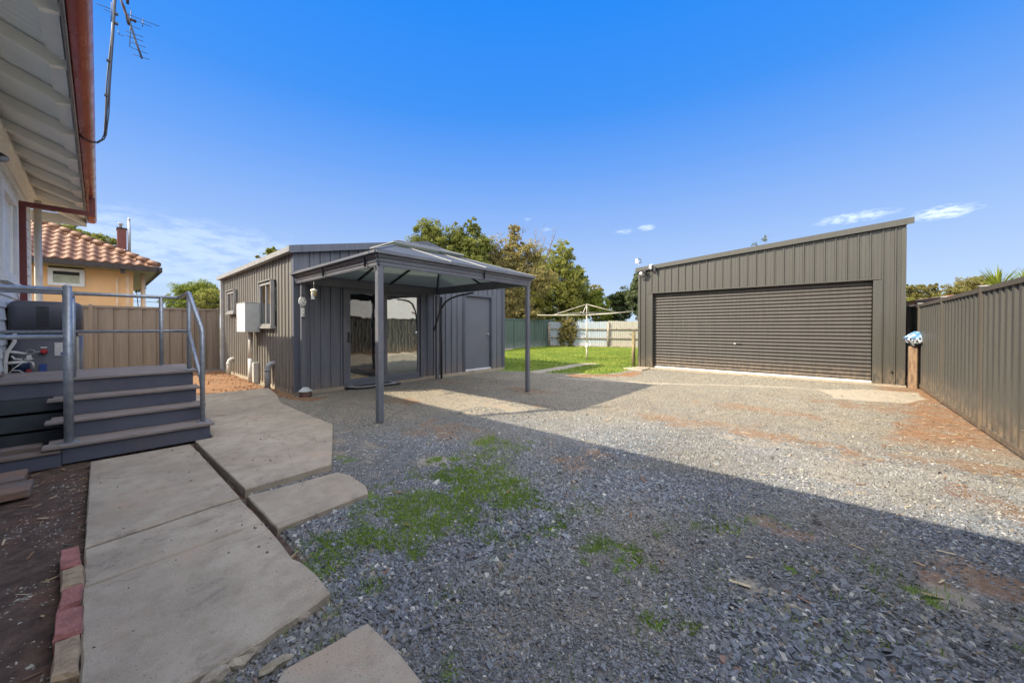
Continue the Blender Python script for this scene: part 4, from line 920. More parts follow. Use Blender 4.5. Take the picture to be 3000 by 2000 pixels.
mb = MB(); mb.prism([(gx-.085, ga-.11, 3.575), (gx-.085, gb_+.07, 3.145), (gx-.085, gb_+.07, 3.265), (gx-.085, ga-.11, 3.71)], (.02, 0, 0)); mb.prism([(gx-.07, ga-.11, 3.70), (gx-.07, gb_+.07, 3.256), (gx-.07, gb_+.07, 3.268), (gx-.07, ga-.11, 3.712)], (.16, 0, 0)); PS('barge_flashing', mb, M['garage_wall'], gr_)
mb = MB(); mb.box(gx-.032, gx-.026, gb_-.07, gb_+.004, .03, 3.12); mb.box(gx-.03, gx+.02, gb_, gb_+.005, .03, 3.12); mb.box(gx-.032, gx-.026, ga-.004, ga+.07, .03, 3.5); PS('corner_flashing', mb, M['garage_wall'], gr_)
mb = MB(); mb.box(gx-.05, gx-.028, -.84, 4.47, 2.402, 2.425); mb.box(gx-.03, gx+.12, -.72, 4.33, 2.405, 2.412); hd = P('door_head', mb, M['garage_door'], gr_)
mb = MB(); mb.box(gx-.036, gx-.028, -.86, -.72, .02, 2.40); mb.box(gx-.036, gx-.028, 4.33, 4.45, .02, 2.40); mb.box(gx-.03, gx+.13, -.722, -.715, .02, 2.40); mb.box(gx-.03, gx+.13, 4.325, 4.332, .02, 2.40); PS('door_jamb', mb, M['garage_wall'], gr_)
mb = MB(); pitch = .0925; n = 26; vs = []; fs = []; dx = gx+.11; prof = []
z = .06
for k in range(n):
    for t, o in ((0, .012), (.10, .0), (.16, -.006), (.35, -.016), (.55, -.020), (.75, -.018), (.90, -.010), (.97, .004)): prof.append((z+pitch*t, o))
    z += pitch
prof.append((z, .012))
for zz, o in prof: vs += [(dx+o, -.70, zz), (dx+o, 4.31, zz)]
for i in range(len(prof)-1): fs.append((2*i, 2*i+1, 2*i+3, 2*i+2))
mb.add(vs, fs, False); rd = P('roller_door', mb, M['garage_door'], gr_, fixn=False)
mb = MB(); mb.box(dx-.03, dx+.01, -.71, 4.31, .015, .062, .006); P('bottom_rail', mb, M['white'], rd)
mb = MB(); mb.box(dx-.04, dx-.022, 2.02, 2.08, .83, .875, .004); P('lock', mb, M['alu'], rd); mb = MB(); mb.tube([(dx-.04, 2.00, .85), (dx-.04, 1.90, .85)], .008, 6); P('door_handle', mb, M['black'], rd)
mb = MB(); mb.box(dx+.015, dx+.06, -.72, 4.33, 2.0, 2.40); P('door_drum', mb, M['interior'], gr_)
mb = MB(); mb.box(gx-.04, 18.6, ga-.02, gb_+.02, -.05, .022); P('floor_slab', mb, M['concrete'], gr_)
mb = MB(); mb.lathe((0, 0, 0), [(.02, 0), (.02, .03), (.012, .035)], 10); mb.v = [(gx-.03-c, -1.02+a, .32+b_) for a, b_, c in mb.v]; P('tap_stub', mb, M['browntrim'], gr_)
# floodlights + antenna on the garage corner
fl = thing('security_camera', 'black ring shaped security lamp under the garage roof corner', 'security lamp', (11.68, 4.62, 3.05))
mb = MB(); pts = [(11.67, 4.62+.09*math.cos(a), 3.03+.085*math.sin(a)) for a in np.linspace(.6, 5.9, 14)]; mb.tube(pts, .022, 8); P('ring_arm', mb, M['black'], fl)
mb = MB(); mb.box(11.62, 11.715, 4.50, 4.62, 3.07, 3.16, .01); P('housing', mb, M['black'], fl); mb = MB(); mb.lathe((0, 0, 0), [(.03, 0), (.045, .02), (.045, .05)], 12); mb.v = [(11.62-c, 4.64+a, 3.06+b_) for a, b_, c in mb.v]; P('lens', mb, M['white'], fl)
fl = thing('flood_light', 'white curved floodlight with black bracket on the garage roof edge', 'floodlight', (11.68, 4.28, 3.15))
mb = MB(); mb.box(11.66, 11.72, 4.20, 4.27, 3.08, 3.23, .008); P('bracket', mb, M['black'], fl)
mb = MB(); mb.tube([(11.68, 4.34, 3.16), (11.67, 4.37, 3.22), (11.67, 4.36, 3.28), (11.67, 4.31, 3.32)], [.03, .045, .04, .018], 10); P('lamp_head', mb, M['white'], fl)
an = thing('wifi_bridge', 'white box aerial on a thin rod above the garage left corner', 'aerial', (12.0, 4.8, 3.2))
mb = MB(); mb.tube([(12.0, 4.88, 3.2), (12.0, 4.88, 3.56)], .008, 6); P('rod', mb, M['alu'], an)
mb = MB(); mb.box(11.97, 12.03, 4.90, 4.98, 3.46, 3.62, .01); P('panel', mb, M['white'], an); mb = MB(); mb.tube([(12, 4.9, 3.61), (12, 4.83, 3.62), (12, 4.80, 3.55), (12, 4.80, 3.48), (12, 4.88, 3.47)], .012, 6); P('clamp', mb, M['black'], an)

# stump post with painted stone
t = thing('sleeper_post', 'stained old timber post between the garage corner and the fence', 'post', (11.66, -1.335, 0))
mb = MB(); mb.box(11.58, 11.72, -1.40, -1.265, -.02, .90, .015); P('shaft', mb, M['stump'], t)
mb = MB(); mb.tube([(11.60, -1.30, .82), (11.585, -1.335, .80), (11.60, -1.37, .83), (11.60, -1.36, .88), (11.60, -1.31, .88), (11.60, -1.30, .82)], .006, 6); P('knot_ring', mb, M['stump'], t)
def paintmat():
    m, nt, b, out = newmat('painted_seascape'); n = N(nt); p = n.geo(); z = n.xyz(p)[2]
    nz_ = n.noise(p, 9, 5, .7); zz = n.m('ADD', z, n.m('MULTIPLY', n.m('SUBTRACT', nz_, .5), .12))
    col = n.mix(n.ramp(zz, 1.06, 1.10), (.03, .035, .05), (.07, .20, .40)); col = n.mix(n.ramp(n.noise(p, 14, 4), .54, .6), col, (.75, .8, .85)); n.put(b.inputs['Base Color'], col); b.inputs['Roughness'].default_value = .5; return m
rock('painted_stone', (11.62, -1.335, 1.055), (.19, .19, .175), paintmat(), 5, 'blue, white and black painted lumpy stone resting on the timber post', 'painted stone')

# round post left of garage
t = thing('timber_post', 'short round mossy timber post at the left end of the garage', 'post', (11.95, 5.02, 0))
mb = MB(); mb.tube([(11.95, 5.03, -.02), (11.955, 5.03, .6), (11.96, 5.03, 1.18)], [.062, .057, .055], 14); P('shaft', mb, M['post_wood'], t)
mb = MB(); mb.tube([(11.96, 5.09, 1.15), (12.0, 5.2, 1.1), (12.02, 5.0, .95)], .01, 6); P('wire', mb, M['post_wood'], t)
slab('kerb_stub', [tuple(g(*p)[:2]) for p in ((1824, 1080), (1870, 1076), (1905, 1080), (1880, 1086))], -.03, .03, 61, 'kerb', 'short pale concrete strip at the garage corner by the lawn')

# ================================================================== FENCES
def fence(name, label, a, b, nr, h, mat, railmat, nposts, kind='fence', pitch=.2, posts=None, z0=.02, cap=True):
    a = np.array([*a, 0.]); b = np.array([*b, 0.]); L = np.linalg.norm(b-a); du = (b-a)/L; nr = np.array([*nr, 0.])
    t = thing(name, label, 'fence', tuple(a))
    ps = posts or [L*k/nposts for k in range(nposts+1)]
    for i in range(len(ps)-1):
        u0, u1 = ps[i]+.03, ps[i+1]-.03
        mb = MB(); cladding(mb, a-nr*.02, du, nr, u0, u1, z0+.05, h-.03, kind, pitch); P('fence_panel', mb, mat, t, fixn=False)
        mb = MB(); c = a+du*(u0+u1)/2; mb.obox((c[0], c[1], h-.022), du, nr, Z, (u1-u0)/2, .032, .028); mb.obox((c[0], c[1], z0+.035), du, nr, Z, (u1-u0)/2, .030, .030); PS('rail', mb, railmat, t)
    for u in ps:
        c = a+du*u; mb = MB(); mb.obox((c[0], c[1], (h+.02)/2), du, nr, Z, .028, .04, (h+.02)/2); p_ = P('fence_post', mb, railmat, t)
        if cap: m2 = MB(); m2.obox((c[0], c[1], h+.028), du, nr, Z, .034, .046, .007); P('post_cap', m2, M['alu'], p_)
    return t
fence('steel_fence', 'olive steel boundary fence running along the right of the driveway', (12.9, -1.45), (-5, -1.45), (0, 1), 1.80, M['fence_r'], M['fence_rail'], 0, 'fence', .2, posts=[0, 1.12, 3.32, 5.50, 7.68, 9.86, 12.0, 14.2, 17.9])
fence('steel_fence', 'brown steel boundary fence behind the deck and water heater', (-4.2, 14.25), (2.46, 14.25), (0, -1), 1.87, M['fence_b'], M['fence_b'], 0, 'fence_in', .27, posts=[0, 2.6, 4.06, 6.16, 6.64])
f3 = fence('steel_fence', 'green steel fence at the back of the lawn', (8.0, 14.35), (21.6, 15.05), (0.03, -1), 1.86, M['fence_g'], M['fence_g'], 6, 'rib', .2, cap=False)
# corrugated zinc fence with timber rails
zf = thing('corrugated_fence', 'silver corrugated iron fence with timber rails behind the clothesline', 'fence', (22.0, 13.0, 0))
wa, wb = np.array([20.9, 14.9, 0]), np.array([23.6, 8.2, 0]); du = (wb-wa)/np.linalg.norm(wb-wa); nr = np.array([du[1], -du[0], 0])
if np.dot(nr, -wa) < 0: nr = -nr
Lz = np.linalg.norm(wb-wa)
mb = MB(); cladding(mb, wa, du, nr, 0, 4.0, .02, lambda u: 1.70+.02*math.sin(u*2), 'corr', .0762*1.6); P('iron_sheet', mb, M['galfence'], zf, fixn=False)
mb = MB(); cladding(mb, wa, du, nr, 4.02, Lz, .02, lambda u: 1.74+.02*math.sin(u*2), 'corr', .0762*1.6); s_ = P('iron_sheet', mb, M['galfence_c'], zf, fixn=False); s_['label'] = 'cream stained iron sheets'
for zr in (.62, 1.22, .06):
    for a_, b_ in ((0, 3.98), (4.08, Lz)):
        mb = MB(); p0 = wa+du*a_+nr*.07; p1 = wa+du*b_+nr*.07; mb.beam((*p0[:2], zr+.01), (*p1[:2], zr-.02), .05, .07); P('timber_rail', mb, M['old_wood'], zf)
for u in (4.03, 0.0, Lz):
    p = wa+du*u+nr*.08; mb = MB(); mb.tube([(p[0], p[1], 0), (p[0], p[1], 1.66)], .075, 8); P('fence_post', mb, M['old_wood'], zf)

# clothesline
hx, hy = 13.19, 7.52
cl = thing('rotary_clothesline', 'old cream rotary clothesline standing on the lawn', 'clothesline', (hx, hy, 0))
M['hoist'] = surf('cream_pipe_paint', (.52, .47, .38), (.40, .35, .27), rough=.5, scale=9)
mb = MB(); mb.tube([(hx, hy, -.02), (hx, hy, .62)], .034, 12); mb.tube([(hx, hy, .60), (hx-.01, hy, 1.85)], .028, 12); P('mast', mb, M['hoist'], cl)
mb = MB(); mb.tube([(hx-.01, hy, 1.80), (hx-.01, hy, 2.27)], .024, 10); P('upper_mast', mb, M['hoist'], cl)
mb = MB(); mb.box(hx-.07, hx+.05, hy-.07, hy+.05, .50, .66, .02); mb.tube([(hx, hy-.05, .60), (hx, hy-.16, .58), (hx, hy-.17, .70)], .012, 6); P('winder', mb, M['white'], cl)
ends = []
for (ax, ay, az) in ((-.85, 1.90, 1.84), (.55, -1.75, 1.94), (-1.75, -.75, 1.86), (1.7, .75, 1.87)):
    e = np.array([hx+ax, hy+ay, az]); ends.append(e); hub = np.array([hx-.01, hy, 1.82])
    mb = MB(); mb.tube([hub, hub*.5+e*.5-[0, 0, .015], e], .019, 8); P('arm', mb, M['hoist'], cl)
    mb = MB(); mb.tube([(hx-.01, hy, 2.26), hub*.36+e*.64+[0, 0, .02]], .013, 6); P('stay', mb, M['hoist'], cl)
o4 = [ends[0], ends[2], ends[1], ends[3]]
mb = MB()
for f_ in (1, .8, .6):
    for k in range(4):
        p, q = o4[k], o4[(k+1) % 4]; c = np.array([hx, hy, 1.84]); p = c+(p-c)*f_; q = c+(q-c)*f_; mb.tube([p, (p+q)/2-[0, 0, .03], q], .0035, 4)
PS('wire_line', mb, M['alu'], cl)

# ================================================================== HOUSE (left)
HX, HY1 = -.80, 10.42; GZ_ = 3.40
house = thing('weatherboard_house', 'white weatherboard house with cream eaves and red gutter at the left edge', 'house', (HX, 6, 0))
mb = MB(); bp = .157; z = .30
WN = (7.55, 8.80, 1.92, 3.10)
k = 0
while z < 3.62:
    zt = z+bp
    for (a, b_) in ([(-8, HY1)] if (zt < WN[2] or z > WN[3]) else [(-8, WN[0]), (WN[1], HY1)]):
        mb.add([(HX+.022, a, z), (HX+.022, b_, z), (HX+.004, b_, zt+.012), (HX+.004, a, zt+.012), (HX-.01, a, z), (HX-.01, b_, z)], [(0, 1, 2, 3), (4, 5, 1, 0), (1, 5, 2), ])
    mb.add([(HX, HY1+.022, z), (HX-7, HY1+.022, z), (HX-7, HY1+.004, zt+.012), (HX, HY1+.004, zt+.012), (HX, HY1-.01, z), (HX-7, HY1-.01, z)], [(0, 1, 2, 3), (4, 5, 1, 0)])
    z = zt
P('weatherboards', mb, M['board'], house, fixn=False)
mb = MB(); mb.box(HX-7, HX-.012, -8, HY1-.012, .02, 3.7); P('wall_core', mb, M['board'], house)
mb = MB(); mb.box(HX-.02, HX+.034, HY1-.03, HY1+.034, .28, 3.62); P('corner_stop', mb, M['cream'], house)
# window
mb = MB(); y0, y1, z0, z1 = WN
for (a, b_, c, d) in ((y0-.02, y0+.09, z0, z1), (y1-.09, y1+.02, z0, z1), (y0+.09, y1-.09, z1-.09, z1+.01), (y0+.09, y1-.09, z0, z0+.10)): mb.box(HX-.06, HX+.045, a, b_, c, d)
w = P('window', mb, M['white'], house)
mb = MB(); mb.box(HX-.03, HX+.07, y0-.05, y1+.05, z0-.045, z0-.002); P('sill', mb, M['white'], w)
mb = MB()
for (a, b_) in ((y0+.09, y0+.13), (y1-.21, y1-.13)): mb.box(HX-.05, HX+.01, a, b_, z0+.10, z1-.09)
PS('sash_frame', mb, M['cream'], w)
mb = MB(); mb.box(HX-.028, HX-.02, y0+.10, y1-.10, z0+.10, z1-.09); P('pane', mb, M['glass'], w); mb = MB(); mb.box(HX-.2, HX-.19, y0-.1, y1+.1, z0-.1, z1+.1); P('backing', mb, M['interior'], w)
# eaves: rafters rise inwards
PT = math.tan(math.radians(21)); EX = -.145
yy = -6.4; EAVY = 11.2
sof = lambda x: 3.475+(EX-x)*PT
raf_ys = [10.25, 9.48, 8.72, 7.95, 7.12, 6.25, 5.42, 4.68]+[3.9-.78*k for k in range(15)]
for y in raf_ys:
    mb = MB(); mb.prism([(EX-.01, y-.024, sof(EX)-.005), (EX-.01, y-.024, sof(EX)-.075), (EX-.10, y-.024, sof(EX)-.095), (EX-.13, y-.024, sof(EX-.13)-.115), (HX-.2, y-.024, sof(HX-.2)-.115), (HX-.2, y-.024, sof(HX-.2)-.005)], (0, .048, 0)); P('rafter', mb, M['cream'], house)
# lining boards above the rafters, grooves between boards
mb = MB(); w_ = .085; y = EAVY-.03; xi = HX-.25
while y > -8:
    mb.prism([(EX, y, sof(EX)), (xi, y, sof(xi)), (xi, y, sof(xi)+.02), (EX, y, sof(EX)+.02)], (0, -w_+.003, 0)); y -= w_
P('eave_lining', mb, M['soffit'], house)
mb = MB(); mb.prism([(EX-.02, -8, sof(EX)-.004), (EX-.115, -8, sof(EX-.115)-.004), (EX-.115, -8, sof(EX-.115)-.028), (EX-.02, -8, sof(EX-.02)-.028)], (0, EAVY+7.9, 0)); P('tilting_batten', mb, M['cream'], house)
# frieze moulding at the wall head
mb = MB(); mb.box(HX+.022, HX+.07, -8, HY1+.05, 3.44, 3.60); mb.box(HX+.07, HX+.10, -8, HY1+.08, 3.54, 3.60); P('frieze_board', mb, M['cream'], house)
# fascia (grey edge and zinc flashing)
mb = MB(); mb.box(EX-.008, EX+.004, -8, EAVY, 3.385, 3.56); P('fascia', mb, M['fascia'], house)
mb = MB(); mb.box(EX+.005, EX+.014, -8, EAVY+.005, 3.392, 3.55); P('flashing', mb, M['flash'], house)
# gutter: rounded quad profile
mb = MB(); prof = [(EX+.018, 3.50), (EX+.018, 3.405), (EX+.026, 3.395), (EX+.085, 3.393), (EX+.105, 3.400), (EX+.122, 3.418), (EX+.133, 3.445), (EX+.135, 3.48), (EX+.130, 3.505), (EX+.120, 3.508), (EX+.118, 3.50)]
vs = []; yl = [-8, -3, 0.5, 4.2, 4.21, 7.8, 7.81, EAVY]
for y in yl:
    for x, z in prof: vs.append((x, y, z))
n = len(prof); fs = [(i*n+j, i*n+j+1, (i+1)*n+j+1, (i+1)*n+j) for i in range(len(yl)-1) for j in range(n-1)]
mb.add(vs, fs, True); mb.f.append(tuple(len(vs)-n+j for j in range(n))); mb.sm.append(False)
gt = P('gutter', mb, M['gutter'], house, fixn=False)
mb = MB(); dy = 9.0
mb.box(EX+.05, EX+.12, dy-.04, dy+.04, 3.16, 3.392); mb.box(HX+.10, EX+.12, dy-.035, dy+.035, 3.10, 3.165); mb.box(HX+.035, HX+.10, dy-.04, dy+.04, .1, 3.165); P('downpipe', mb, surf('dark_red_pipe', (.17, .032, .026), rough=.45), house)
# hip end: end fascia, soffit, hip rafter
mb = MB(); mb.box(-8, EX+.0, EAVY-.012, EAVY, 3.31, 3.50); P('end_fascia', mb, M['cream'], house)
mb = MB(); sofy = lambda y: 3.475+(EAVY-y)*PT
y = EAVY-.02
while y > HY1-.25:
    y2 = y-w_; mb.prism([(-8, y, sofy(y)), (-8, y2+.006, sofy(y2+.006)), (-8, y2+.006, sofy(y2)+.02), (-8, y, sofy(y)+.02)], (8-.9+.0, 0, 0)); y = y2
P('end_eave_lining', mb, M['soffit'], house)
mb = MB(); mb.prism([(EX-.02, EAVY-.03, 3.47), (EX-.02, EAVY-.03, 3.35), (HX-.2, EAVY-.68, sof(HX-.2)-.13), (HX-.2, EAVY-.68, sof(HX-.2))], (-.03, .03, 0)); P('hip_rafter', mb, M['cream'], house)
for x in (-1.1, -1.6, -2.1):
    mb = MB(); mb.prism([(x, EAVY-.015, 3.465), (x, EAVY-.015, 3.38), (x, HY1-.1, sofy(HY1-.1)-.10), (x, HY1-.1, sofy(HY1-.1)-.005)], (-.045, 0, 0)); P('rafter', mb, M['cream'], house)
# roof above
mb = MB(); rz0 = sof(EX)+.045; RXr = -4.4; dxr = EX-RXr
e0, e1, r0, r1 = (EX+.03, -8.2, rz0), (EX+.03, EAVY+.03, rz0), (RXr, -8.2, rz0+dxr*PT), (RXr, EAVY-dxr, rz0+dxr*PT)
mb.prism([e0, e1, r1, r0], (0, 0, .03)); mb.prism([e1, (-8.6, EAVY+.03, rz0), r1], (0, 0, .03)); mb.prism([(-8.6, EAVY+.03, rz0), (-8.6, -8.2, rz0), r0, r1], (0, 0, .03)); P('roof', mb, M['fascia'], house)
# white vent pipe at the end wall
t = thing('vent_pipe', 'round white pipe rising past the eave beyond the house corner', 'pipe', (-.70, 10.6, 0)); mb = MB(); mb.tube([(-.705, 10.62, 0), (-.705, 10.62, 3.56)], .046, 16); P('pipe', mb, M['pvc'], t); mb = MB(); mb.tube([(-.705, 10.62, 0), (-.705, 10.62, .08)], .056, 16); P('collar', mb, M['pvc'], t)
# eave spotlight at left
t = thing('spot_light', 'small black and glass spotlight under the house eave at the left edge', 'spotlight', tuple(onx(3, 458, -.62)))
c = onx(4, 460, -.62); mb = MB(); mb.lathe((0, 0, 0), [(.018, .06), (.032, .05), (.036, 0), (.036, -.04), (.034, -.045)], 16)
d = np.array([.35, -.75, -.5]); d /= np.linalg.norm(d); u_ = np.cross(d, Z); u_ /= np.linalg.norm(u_); v_ = np.cross(u_, d)
mb.v = [tuple(c+u_*a+v_*b_-d*cc) for a, b_, cc in mb.v]; P('housing', mb, M['black'], t)
mb = MB(); mb.lathe((0, 0, 0), [(.031, -.046), (.02, -.056), (.003, -.06)], 16); mb.v = [tuple(c+u_*a+v_*b_-d*cc) for a, b_, cc in mb.v]; P('lens', mb, M['alu'], t)
mb = MB(); mb.tube([c-d*.05, c-d*.05+[-.03, .02, .12], (c[0]-.05, c[1]+.05, sof(c[0]-.05)-.01)], .012, 8); P('bracket', mb, M['black'], t)

# TV antenna with mast and cables
at = thing('tv_antenna', 'grey roof television antenna on a leaning mast wrapped with cables', 'antenna', tuple(ony(305, 405, 6.4)))
A_ = lambda px, py, y=6.1: ony(px, py, y)
M['antgrey'] = surf('weathered_aluminium', (.05, .06, .08), rough=.5)
mb = MB(); mb.tube([A_(306, 400), A_(318, 260), A_(328, 140), A_(339, -60)], [.009, .0095, .010, .010], 8); P('mast', mb, M['antgrey'], at)
mb = MB()
for o in (-3, 3): mb.tube([A_(340+o, -60), A_(330+o, 100), A_(317+o*1.8, 250), A_(314+o*1.7, 330), A_(308+o, 395), A_(302+o, 408), A_(285, 418+o*.6), A_(262, 415+o*.6), ony(244, 405+o, 6.1), ony(232, 394, 6.15)], .0055, 6)
PS('cable', mb, M['black'], at)
mb = MB()
for px, py in ((317, 178), (311, 280), (341, 42), (341, 70)): mb.obox(A_(px, py), X, Y, Z, .014, .014, .010)
PS('cable_clip', mb, M['black'], at)
mb = MB(); mb.tube([A_(372, 40), A_(383, 75), A_(400, 128), A_(416, 172)], .010, 8); P('boom', mb, M['antgrey'], at)
mb = MB()
for a, b_ in (((372, 72), (412, 87)), ((367, 91), (419, 109)), ((369, 104), (420, 122)), ((380, 122), (427, 140)), ((385, 140), (432, 158)), ((388, 159), (438, 175))): mb.tube([A_(*a), A_(*b_)], .0035, 6)
PS('director_rod', mb, M['antgrey'], at)
mb = MB()
for a, b_ in (((372, 41), (466, 78)), ((400, 62), (443, 79)), ((280, 10), (324, 27)), ((302, 27), (325, 36)), ((420, 56), (417, 80)), ((384, 32), (380, 138)), ((327, 8), (325, 63)), ((383, 138), (388, 142)), ((346, 90), (350, 102)), ((350, 102), (362, 106))): mb.tube([A_(*a), A_(*b_)], .0035, 6)
PS('reflector_rod', mb, M['antgrey'], at)
mb = MB(); mb.tube([A_(352, -5), A_(362, 20), A_(370, 45), A_(374, 68)], [.008, .014, .010, .008], 7); mb.tube([A_(372, -8), A_(374, 12)], [.018, .012], 7); mb.tube([A_(380, 56), A_(399, 64)], [.012, .017], 7); mb.tube([A_(372, 50), A_(378, 72)], [.010, .014], 7); P('junction_box', mb, surf('rusty_clamp', (.06, .028, .02), (.02, .015, .018), rough=.8, scale=20), at)

# ================================================================== DECK, STAIRS, HANDRAILS
dk = thing('timber_deck', 'raised timber deck with four grey painted steps and dark slatted skirt', 'deck', (.3, 6.3, 0))
RY_ = [5.49, 5.79, 6.07, 6.34]; TZ = [.185, .370, .555, .745]; XR = [.85, .815, .80, .83]
for k in range(4):
    xr = .855 if k == 0 else .835-.012*k
    mb = MB(); mb.box(-.24 if k < 3 else -3.2, xr, RY_[k], RY_[k]+.02, (TZ[k-1] if k else 0)-.0+.002, TZ[k]-.028); P('riser', mb, M['greypaint'], dk)
    if k < 3:
        yb = RY_[k+1]-.003; ym = RY_[k]+(yb-RY_[k])*.5-.02
        for a, b_, xl in ((RY_[k]-.045, ym-.004, -.36), (ym+.004, yb, -.33)):
            mb = MB(); mb.box(xl, xr+.035, a, b_, TZ[k]-.026, TZ[k], .004); P('tread_board', mb, M['timber'], dk)
y = 6.295; k = 0
while y < 7.40:
    mb = MB(); mb.box(-3.2, .865-.0*k, y, y+.132, TZ[3]-.026, TZ[3]+random.uniform(-.001, .001), .004); P('deck_board', mb, M['timber'], dk); y += .138; k += 1
for z0, z1 in ((.575, .712), (.405, .552), (.215, .375), (.03, .188)):
    if z0 > .57: continue
    mb = MB(); mb.box(-3.2, -.24, 6.345, 6.365, z0, z1); P('skirt_slat', mb, M['darkpaint'], dk)
mb = MB(); mb.box(.80, .82, 6.37, 7.4, .10, .715); mb.box(-3.1, .80, 7.36, 7.38, .10, .715); mb.box(-.22, -.20, 5.52, 6.34, .02, .15); mb.box(.795, .815, 5.52, 6.34, .02, .15); mb.box(.785, .80, 5.81, 6.34, .15, .33); mb.box(.78, .795, 6.09, 6.34, .33, .52); PS('stringer', mb, M['greypaint'], dk)
mb = MB(); mb.box(-3.1, .75, 6.5, 7.3, .0, .05); P('under_deck_frame', mb, M['darkpaint'], dk)
hr = thing('handrail', 'galvanised pipe handrail around the deck and down the right side of the steps', 'handrail', (.8, 6.4, 0), group='pipe handrails on the deck')
R = .024
P2 = (.60, 7.34); P3 = (.79, 6.42); P4 = (.805, 5.60)
mb = MB(); mb.tube([(-3.0, 7.34, 1.735), (.40, 7.34, 1.745), (.76, 7.34, 1.745), (.80, 7.30, 1.75), (.805, 6.9, 1.765), (P3[0], 6.46, 1.765), (P3[0], 6.38, 1.755), (P4[0], 5.64, 1.295), (P4[0]+.002, 5.60, 1.23), (P4[0], P4[1], .19)], R, 12); P('top_rail', mb, M['gal'], hr)
mb = MB(); mb.tube([(-3.0, 7.34, 1.25), (.70, 7.34, 1.25), (.79, 7.26, 1.25), (P3[0], 6.42, 1.25)], R*.8, 12); mb.tube([(P3[0], 6.42, 1.24), (P4[0], 5.70, .70), (P4[0], 5.62, .62)], R*.85, 12); PS('mid_rail', mb, M['gal'], hr)
for (x, y, zt) in ((*P2, 1.74), (*P3, 1.755), (-1.4, 7.34, 1.74)):
    mb = MB(); mb.tube([(x, y, TZ[3]), (x, y, zt)], R, 12); po = P('post', mb, M['gal'], hr)
    m2 = MB(); m2.lathe((x, y, TZ[3]), [(.055, 0), (.055, .006), (.028, .010)], 16); P('base_plate', m2, M['gal'], po)
m2 = MB(); m2.box(P4[0]-.055, P4[0]+.055, P4[1]-.05, P4[1]+.05, TZ[0], TZ[0]+.006); m2.lathe((P4[0]-.03, P4[1]-.035, TZ[0]+.006), [(.008, 0), (.008, .008)], 6); P('base_plate', m2, M['gal'], hr)
hl = thing('handrail', 'galvanised pipe handrail with the thick front post on the lowest step', 'handrail', (-.2, 5.57, 0), group='pipe handrails on the deck')
mb = MB(); mb.tube([(-.2, 5.55, TZ[0]), (-.2, 5.55, 1.69)], .0325, 16); po = P('post', mb, M['gal'], hl); m2 = MB(); m2.lathe((-.2, 5.55, 1.688), [(.0325, 0), (.028, .016), (.012, .025)], 16); P('cap', m2, M['gal'], po)
m2 = MB(); m2.box(-.265, -.135, 5.49, 5.61, TZ[0], TZ[0]+.008); 
for a, b_ in ((-.25, 5.50), (-.15, 5.50), (-.15, 5.60)): m2.lathe((a, b_, TZ[0]+.008), [(.009, 0), (.009, .009)], 6)
P('base_plate', m2, M['gal'], po)
mb = MB(); mb.tube([(-.2, 5.55, 1.665), (-3, 5.55, 1.645)], .024, 12); P('top_rail', mb, M['gal'], hl)
mb = MB(); mb.tube([(-.2, 5.55, 1.215), (-3, 5.55, 1.215)], .022, 12); P('mid_rail', mb, M['gal'], hl)
mb = MB(); mb.tube([(-.195, 6.37, TZ[3]), (-.195, 6.37, 1.66)], .022, 12); P('rear_post', mb, M['gal'], hl)
mb = MB(); mb.tube([(-.2, 5.56, 1.66), (-.195, 6.37, 1.65)], .02, 10); P('return_rail', mb, M['gal'], hl)
# lower timbers at the left foot of the steps
def plank(name, x0, x1, y0, y1, z0, z1, label, rz=0, mat='timber2'):
    mb = MB(); mb.box(x0, x1, y0, y1, z0, z1, .008); o = P(name, mb, M[mat]); return tag(o, label, 'plank', 'old timbers at the foot of the deck')
plank('timber_plank', -1.5, -.245, 5.46, 5.57, .115, .145, 'weathered plank on top of the grey board left of the lowest step')
o = plank('kick_board', -1.5, -.245, 5.485, 5.505, -.02, .112, 'grey painted board below the weathered plank, left of the lowest step', mat='greypaint'); o['category'] = 'board'
plank('timber_plank', -1.5, -.375, 5.72, 5.86, .10, .165, 'rounded old plank in front of the dark slats, behind the lower plank')
plank('timber_plank', -1.5, -.42, 4.98, 5.30, .0, .065, 'wide grey sleeper lying on the soil nearest the grey board')
q = plank('timber_plank', -1.5, -.365, 4.66, 4.955, -.01, .05, 'rust stained sleeper lying on the soil, lowest of the stacked timbers')
plank('timber_plank', -1.6, -.72, 6.9, 7.1, .7465, .775, 'short brown offcut lying on the deck at the left edge')

# heat pump water heater
hw = thing('water_heater', 'dark grey heat pump water heater with curved top unit behind the deck', 'water heater', (-.46, 8.0, 0))
def rbox(mb, x0, x1, y0, y1, z0, z1, r, seg=6, topr=0.0, nlev=5):
    def ring(i, z):
        pts = []
        R_ = max(r-i, .004)
        for cx, cy, a0 in ((x1-r, y1-r, 0), (x0+r, y1-r, 90), (x0+r, y0+r, 180), (x1-r, y0+r, 270)):
            for k in range(seg+1):
                a = math.radians(a0+90*k/seg); pts.append((cx+R_*math.cos(a), cy+R_*math.sin(a), z))
        return pts
    lev = [(0, z0)]+([(0, z1)] if topr == 0 else [(topr*(1-math.cos(t)), z1-topr+topr*math.sin(t)) for t in np.linspace(0, math.pi/2*.93, nlev)])
    n_ = 4*(seg+1); vs = []; fs = []
    for i, z in lev: vs += ring(i, z)
    for l in range(len(lev)-1):
        for k in range(n_): fs.append((l*n_+k, l*n_+(k+1) % n_, (l+1)*n_+(k+1) % n_, (l+1)*n_+k))
    mb.add(vs, fs, True); b = len(mb.v)-len(vs); mb.f += [tuple(b+k for k in range(n_-1, -1, -1)), tuple(b+(len(lev)-1)*n_+k for k in range(n_))]; mb.sm += [False]*2
